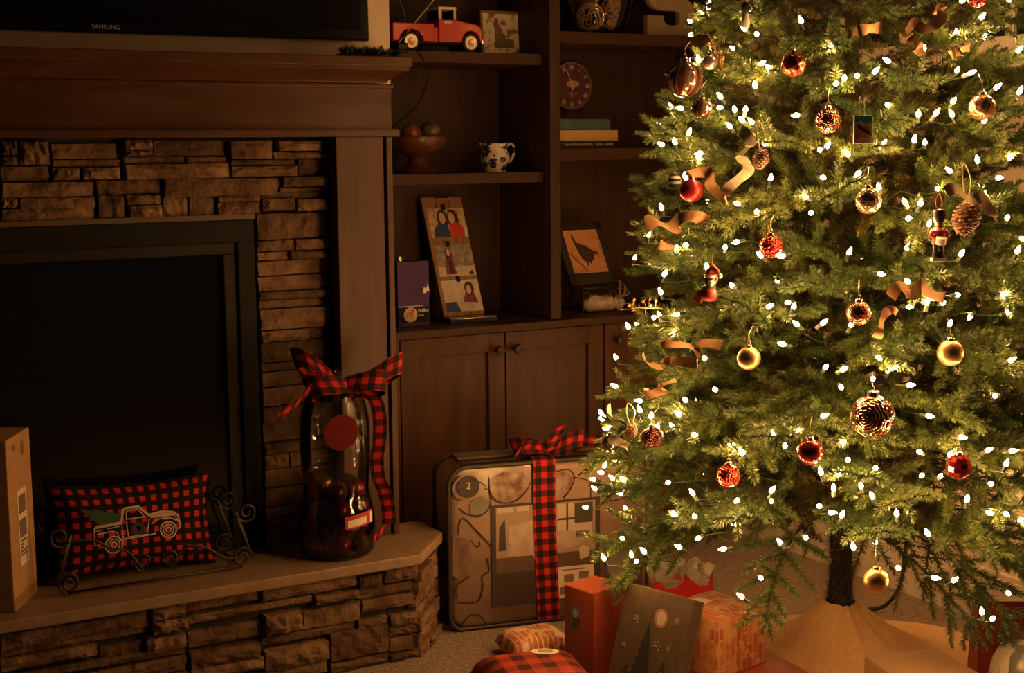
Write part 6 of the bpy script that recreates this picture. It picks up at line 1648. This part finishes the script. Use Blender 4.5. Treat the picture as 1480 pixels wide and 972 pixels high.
for s in (-1, 1): MB().tube([(0.012 * s, 0, 0.062), (0.019 * s, -0.003, 0.052), (0.010 * s, -0.013, 0.047)], [0.0045, 0.004, 0.003], 8).build('arm', FIGR, o, smooth='all')
MB().lathe([(0.0, -0.008), (0.010, -0.008), (0.010, 0.006), (0.0, 0.006)], 14, xf((0, -0.016, 0.043), rx=0.3)).build('drum', FIGW, o, smooth=True)
h = MB().ball((0, 0, 0.075), 0.0085, 14, 10).build('head', FIGS, o, smooth='all')
MB().ball((0, -0.0082, 0.0745), 0.0016, 6, 5).build('nose', FIGS, h, smooth='all')
MB().lathe([(0.0095, 0.078), (0.0125, 0.084), (0.0135, 0.094), (0.011, 0.102), (0.0, 0.105)], 14).build('busby_hat', FIGB, o, smooth=True)
MB().tube(catmull([(-0.004, 0, 0.102), (-0.007, 0.003, 0.118), (0.0, 0.008, 0.134), (0.006, 0.003, 0.118), (0.004, 0, 0.102)], 4), 0.0011, 5).build('cord', FIGR, o, smooth='all')

x, y, zz = MISC['santa']
o = empty('santa_figure', (TX + x, TY + y, zz - 0.03), rz=math.radians(-50), label='small grey animal figurine in santa hat with green and red scarf', cat='figurine')
MB().lathe([(0.0, 0.0), (0.014, 0.002), (0.019, 0.012), (0.015, 0.026), (0.008, 0.032), (0.0, 0.033)], 14).build('body', FIGR, o, smooth='all')
MB().prism([(-0.034, 0.004), (-0.024, 0.022), (-0.008, 0.03), (-0.004, 0.012), (-0.020, -0.006)], -0.008, 0.008, 0, UPRIGHT).build('parcel', FIGR, o, bevel=0.002)
MB().box(-0.022, -0.016, -0.009, 0.009, -0.004, 0.026).build('parcel_band', FIGG, o)
MB().lathe([(0.012, -0.003), (0.016, 0.0), (0.012, 0.003)], 14, Matrix.Translation((0, 0, 0.031))).build('scarf', FIGG, o, smooth=True)
GR = mat('figure_grey', (0.16, 0.14, 0.13), 0.6)
h = MB().ball((0.003, 0, 0.044), 0.013, 16, 12).build('head', GR, o, smooth='all')
MB().ball((0.006, -0.011, 0.040), 0.007, 12, 8).build('muzzle', FIGW, h, smooth='all')
for s in (-1, 1): MB().ball((0.004 + 0.005 * s, -0.0115, 0.047), 0.0016, 6, 5).build('eye', FIGB, h, smooth='all')
for s in (-1, 1): MB().ball((0.003 + 0.013 * s, 0, 0.047), 0.006, 8, 6, sc_=(0.5, 0.8, 1.2)).build('ear', GR, h, smooth='all')
MB().lathe([(0.0135, -0.002), (0.0145, 0.001), (0.0135, 0.004)], 14, Matrix.Translation((0.003, 0, 0.053))).build('hat_brim', FIGW, o, smooth=True)
MB().tube([(0.003, 0, 0.055), (0.003, 0, 0.066), (0.008, 0, 0.074), (0.018, -0.002, 0.066), (0.023, -0.003, 0.058)], [0.0115, 0.009, 0.006, 0.0045, 0.003], 10).build('hat', FIGR, o, smooth='all')
MB().ball((0.024, -0.003, 0.055), 0.0055, 10, 8).build('pompom', FIGW, o, smooth='all')
MB().tube([(0.006, 0, 0.074), (0.006, 0.006, 0.10)], 0.0006, 4).build('cord', TWI, o)

x, y, zz = MISC['stripe']
o = empty('lantern_ornament', (TX + x, TY + y, zz - 0.012), rz=math.radians(-55), label='tiny black and white striped lantern ornament at the tree edge', cat='ornament')
mb = MB()
mb.lathe([(0.0, 0.0), (0.013, 0.0), (0.014, 0.006)], 14, mat=0, cap=False); mb.lathe([(0.014, 0.006), (0.014, 0.012)], 14, mat=1, cap=False); mb.lathe([(0.014, 0.012), (0.0135, 0.018)], 14, mat=0, cap=False); mb.lathe([(0.0135, 0.018), (0.011, 0.023)], 14, mat=1, cap=False); mb.lathe([(0.011, 0.023), (0.006, 0.029), (0.0, 0.030)], 14, mat=0, cap=False)
mb.build('body', [FIGB, FIGW], o, smooth=True)
MB().tube([(0, 0, 0.029), (0.0, 0.004, 0.05)], 0.0007, 4).build('cord', TWI, o)

x, y, zz = MISC['bird']
o = empty('skater_figure', (TX + x, TY + y, zz - 0.03), rz=math.radians(-50), label='tiny figurine in dark coat and cream scarf near the treetop', cat='figurine')
MB().lathe([(0.0, 0.0), (0.008, 0.001), (0.009, 0.012), (0.006, 0.03), (0.004, 0.036)], 12).build('skirt', FIGW, o, smooth=True)
MB().lathe([(0.0065, 0.03), (0.009, 0.038), (0.0085, 0.048), (0.004, 0.054)], 12).build('coat', mat('figure_navy', (0.03, 0.035, 0.06), 0.6), o, smooth=True)
for s in (-1, 1): MB().tube([(0.008 * s, 0, 0.048), (0.013 * s, -0.003, 0.040), (0.010 * s, -0.008, 0.034)], 0.0026, 7).build('arm', FIGW, o, smooth='all')
MB().ball((0, 0, 0.060), 0.0068, 12, 8).build('head', FIGS, o, smooth='all')
MB().lathe([(0.0072, 0.0615), (0.0075, 0.064), (0.005, 0.070), (0.0, 0.072)], 12).build('hat', FIGB, o, smooth=True)

COP = mat('copper_twig', (0.42, 0.22, 0.10), 0.4, metal=0.6)
for key, lab, dirs in (('twig1', 'copper berry twig reaching out over the worktop edge', Vector((-0.75, 0.55, -0.02))), ('twig2', 'copper berry twig standing up behind the large striped bauble', Vector((-0.25, 0.2, 0.75)))):
    x, y, zz = MISC[key]
    mb = MB(); q = random.Random(13)
    o = empty('berry_twig', (TX + x, TY + y, zz), label=lab, cat='twig')
    d = dirs.normalized()
    mb.tube([-d * 0.05, Vector((0, 0, 0.004)), d * 0.05], [0.0022, 0.0018, 0.0014], 5)
    be = MB()
    for k in range(6):
        t = q.uniform(-0.035, 0.03); b = d * t
        e = b + Vector((q.uniform(-0.02, 0.02), q.uniform(-0.02, 0.02), q.uniform(0.006, 0.024)))
        mb.tube([b, e], 0.0011, 4); be.ball(e, 0.0042, 8, 6)
    mb.build('stem', COP, o, smooth='all'); be.build('berries', COP, o, smooth='all')
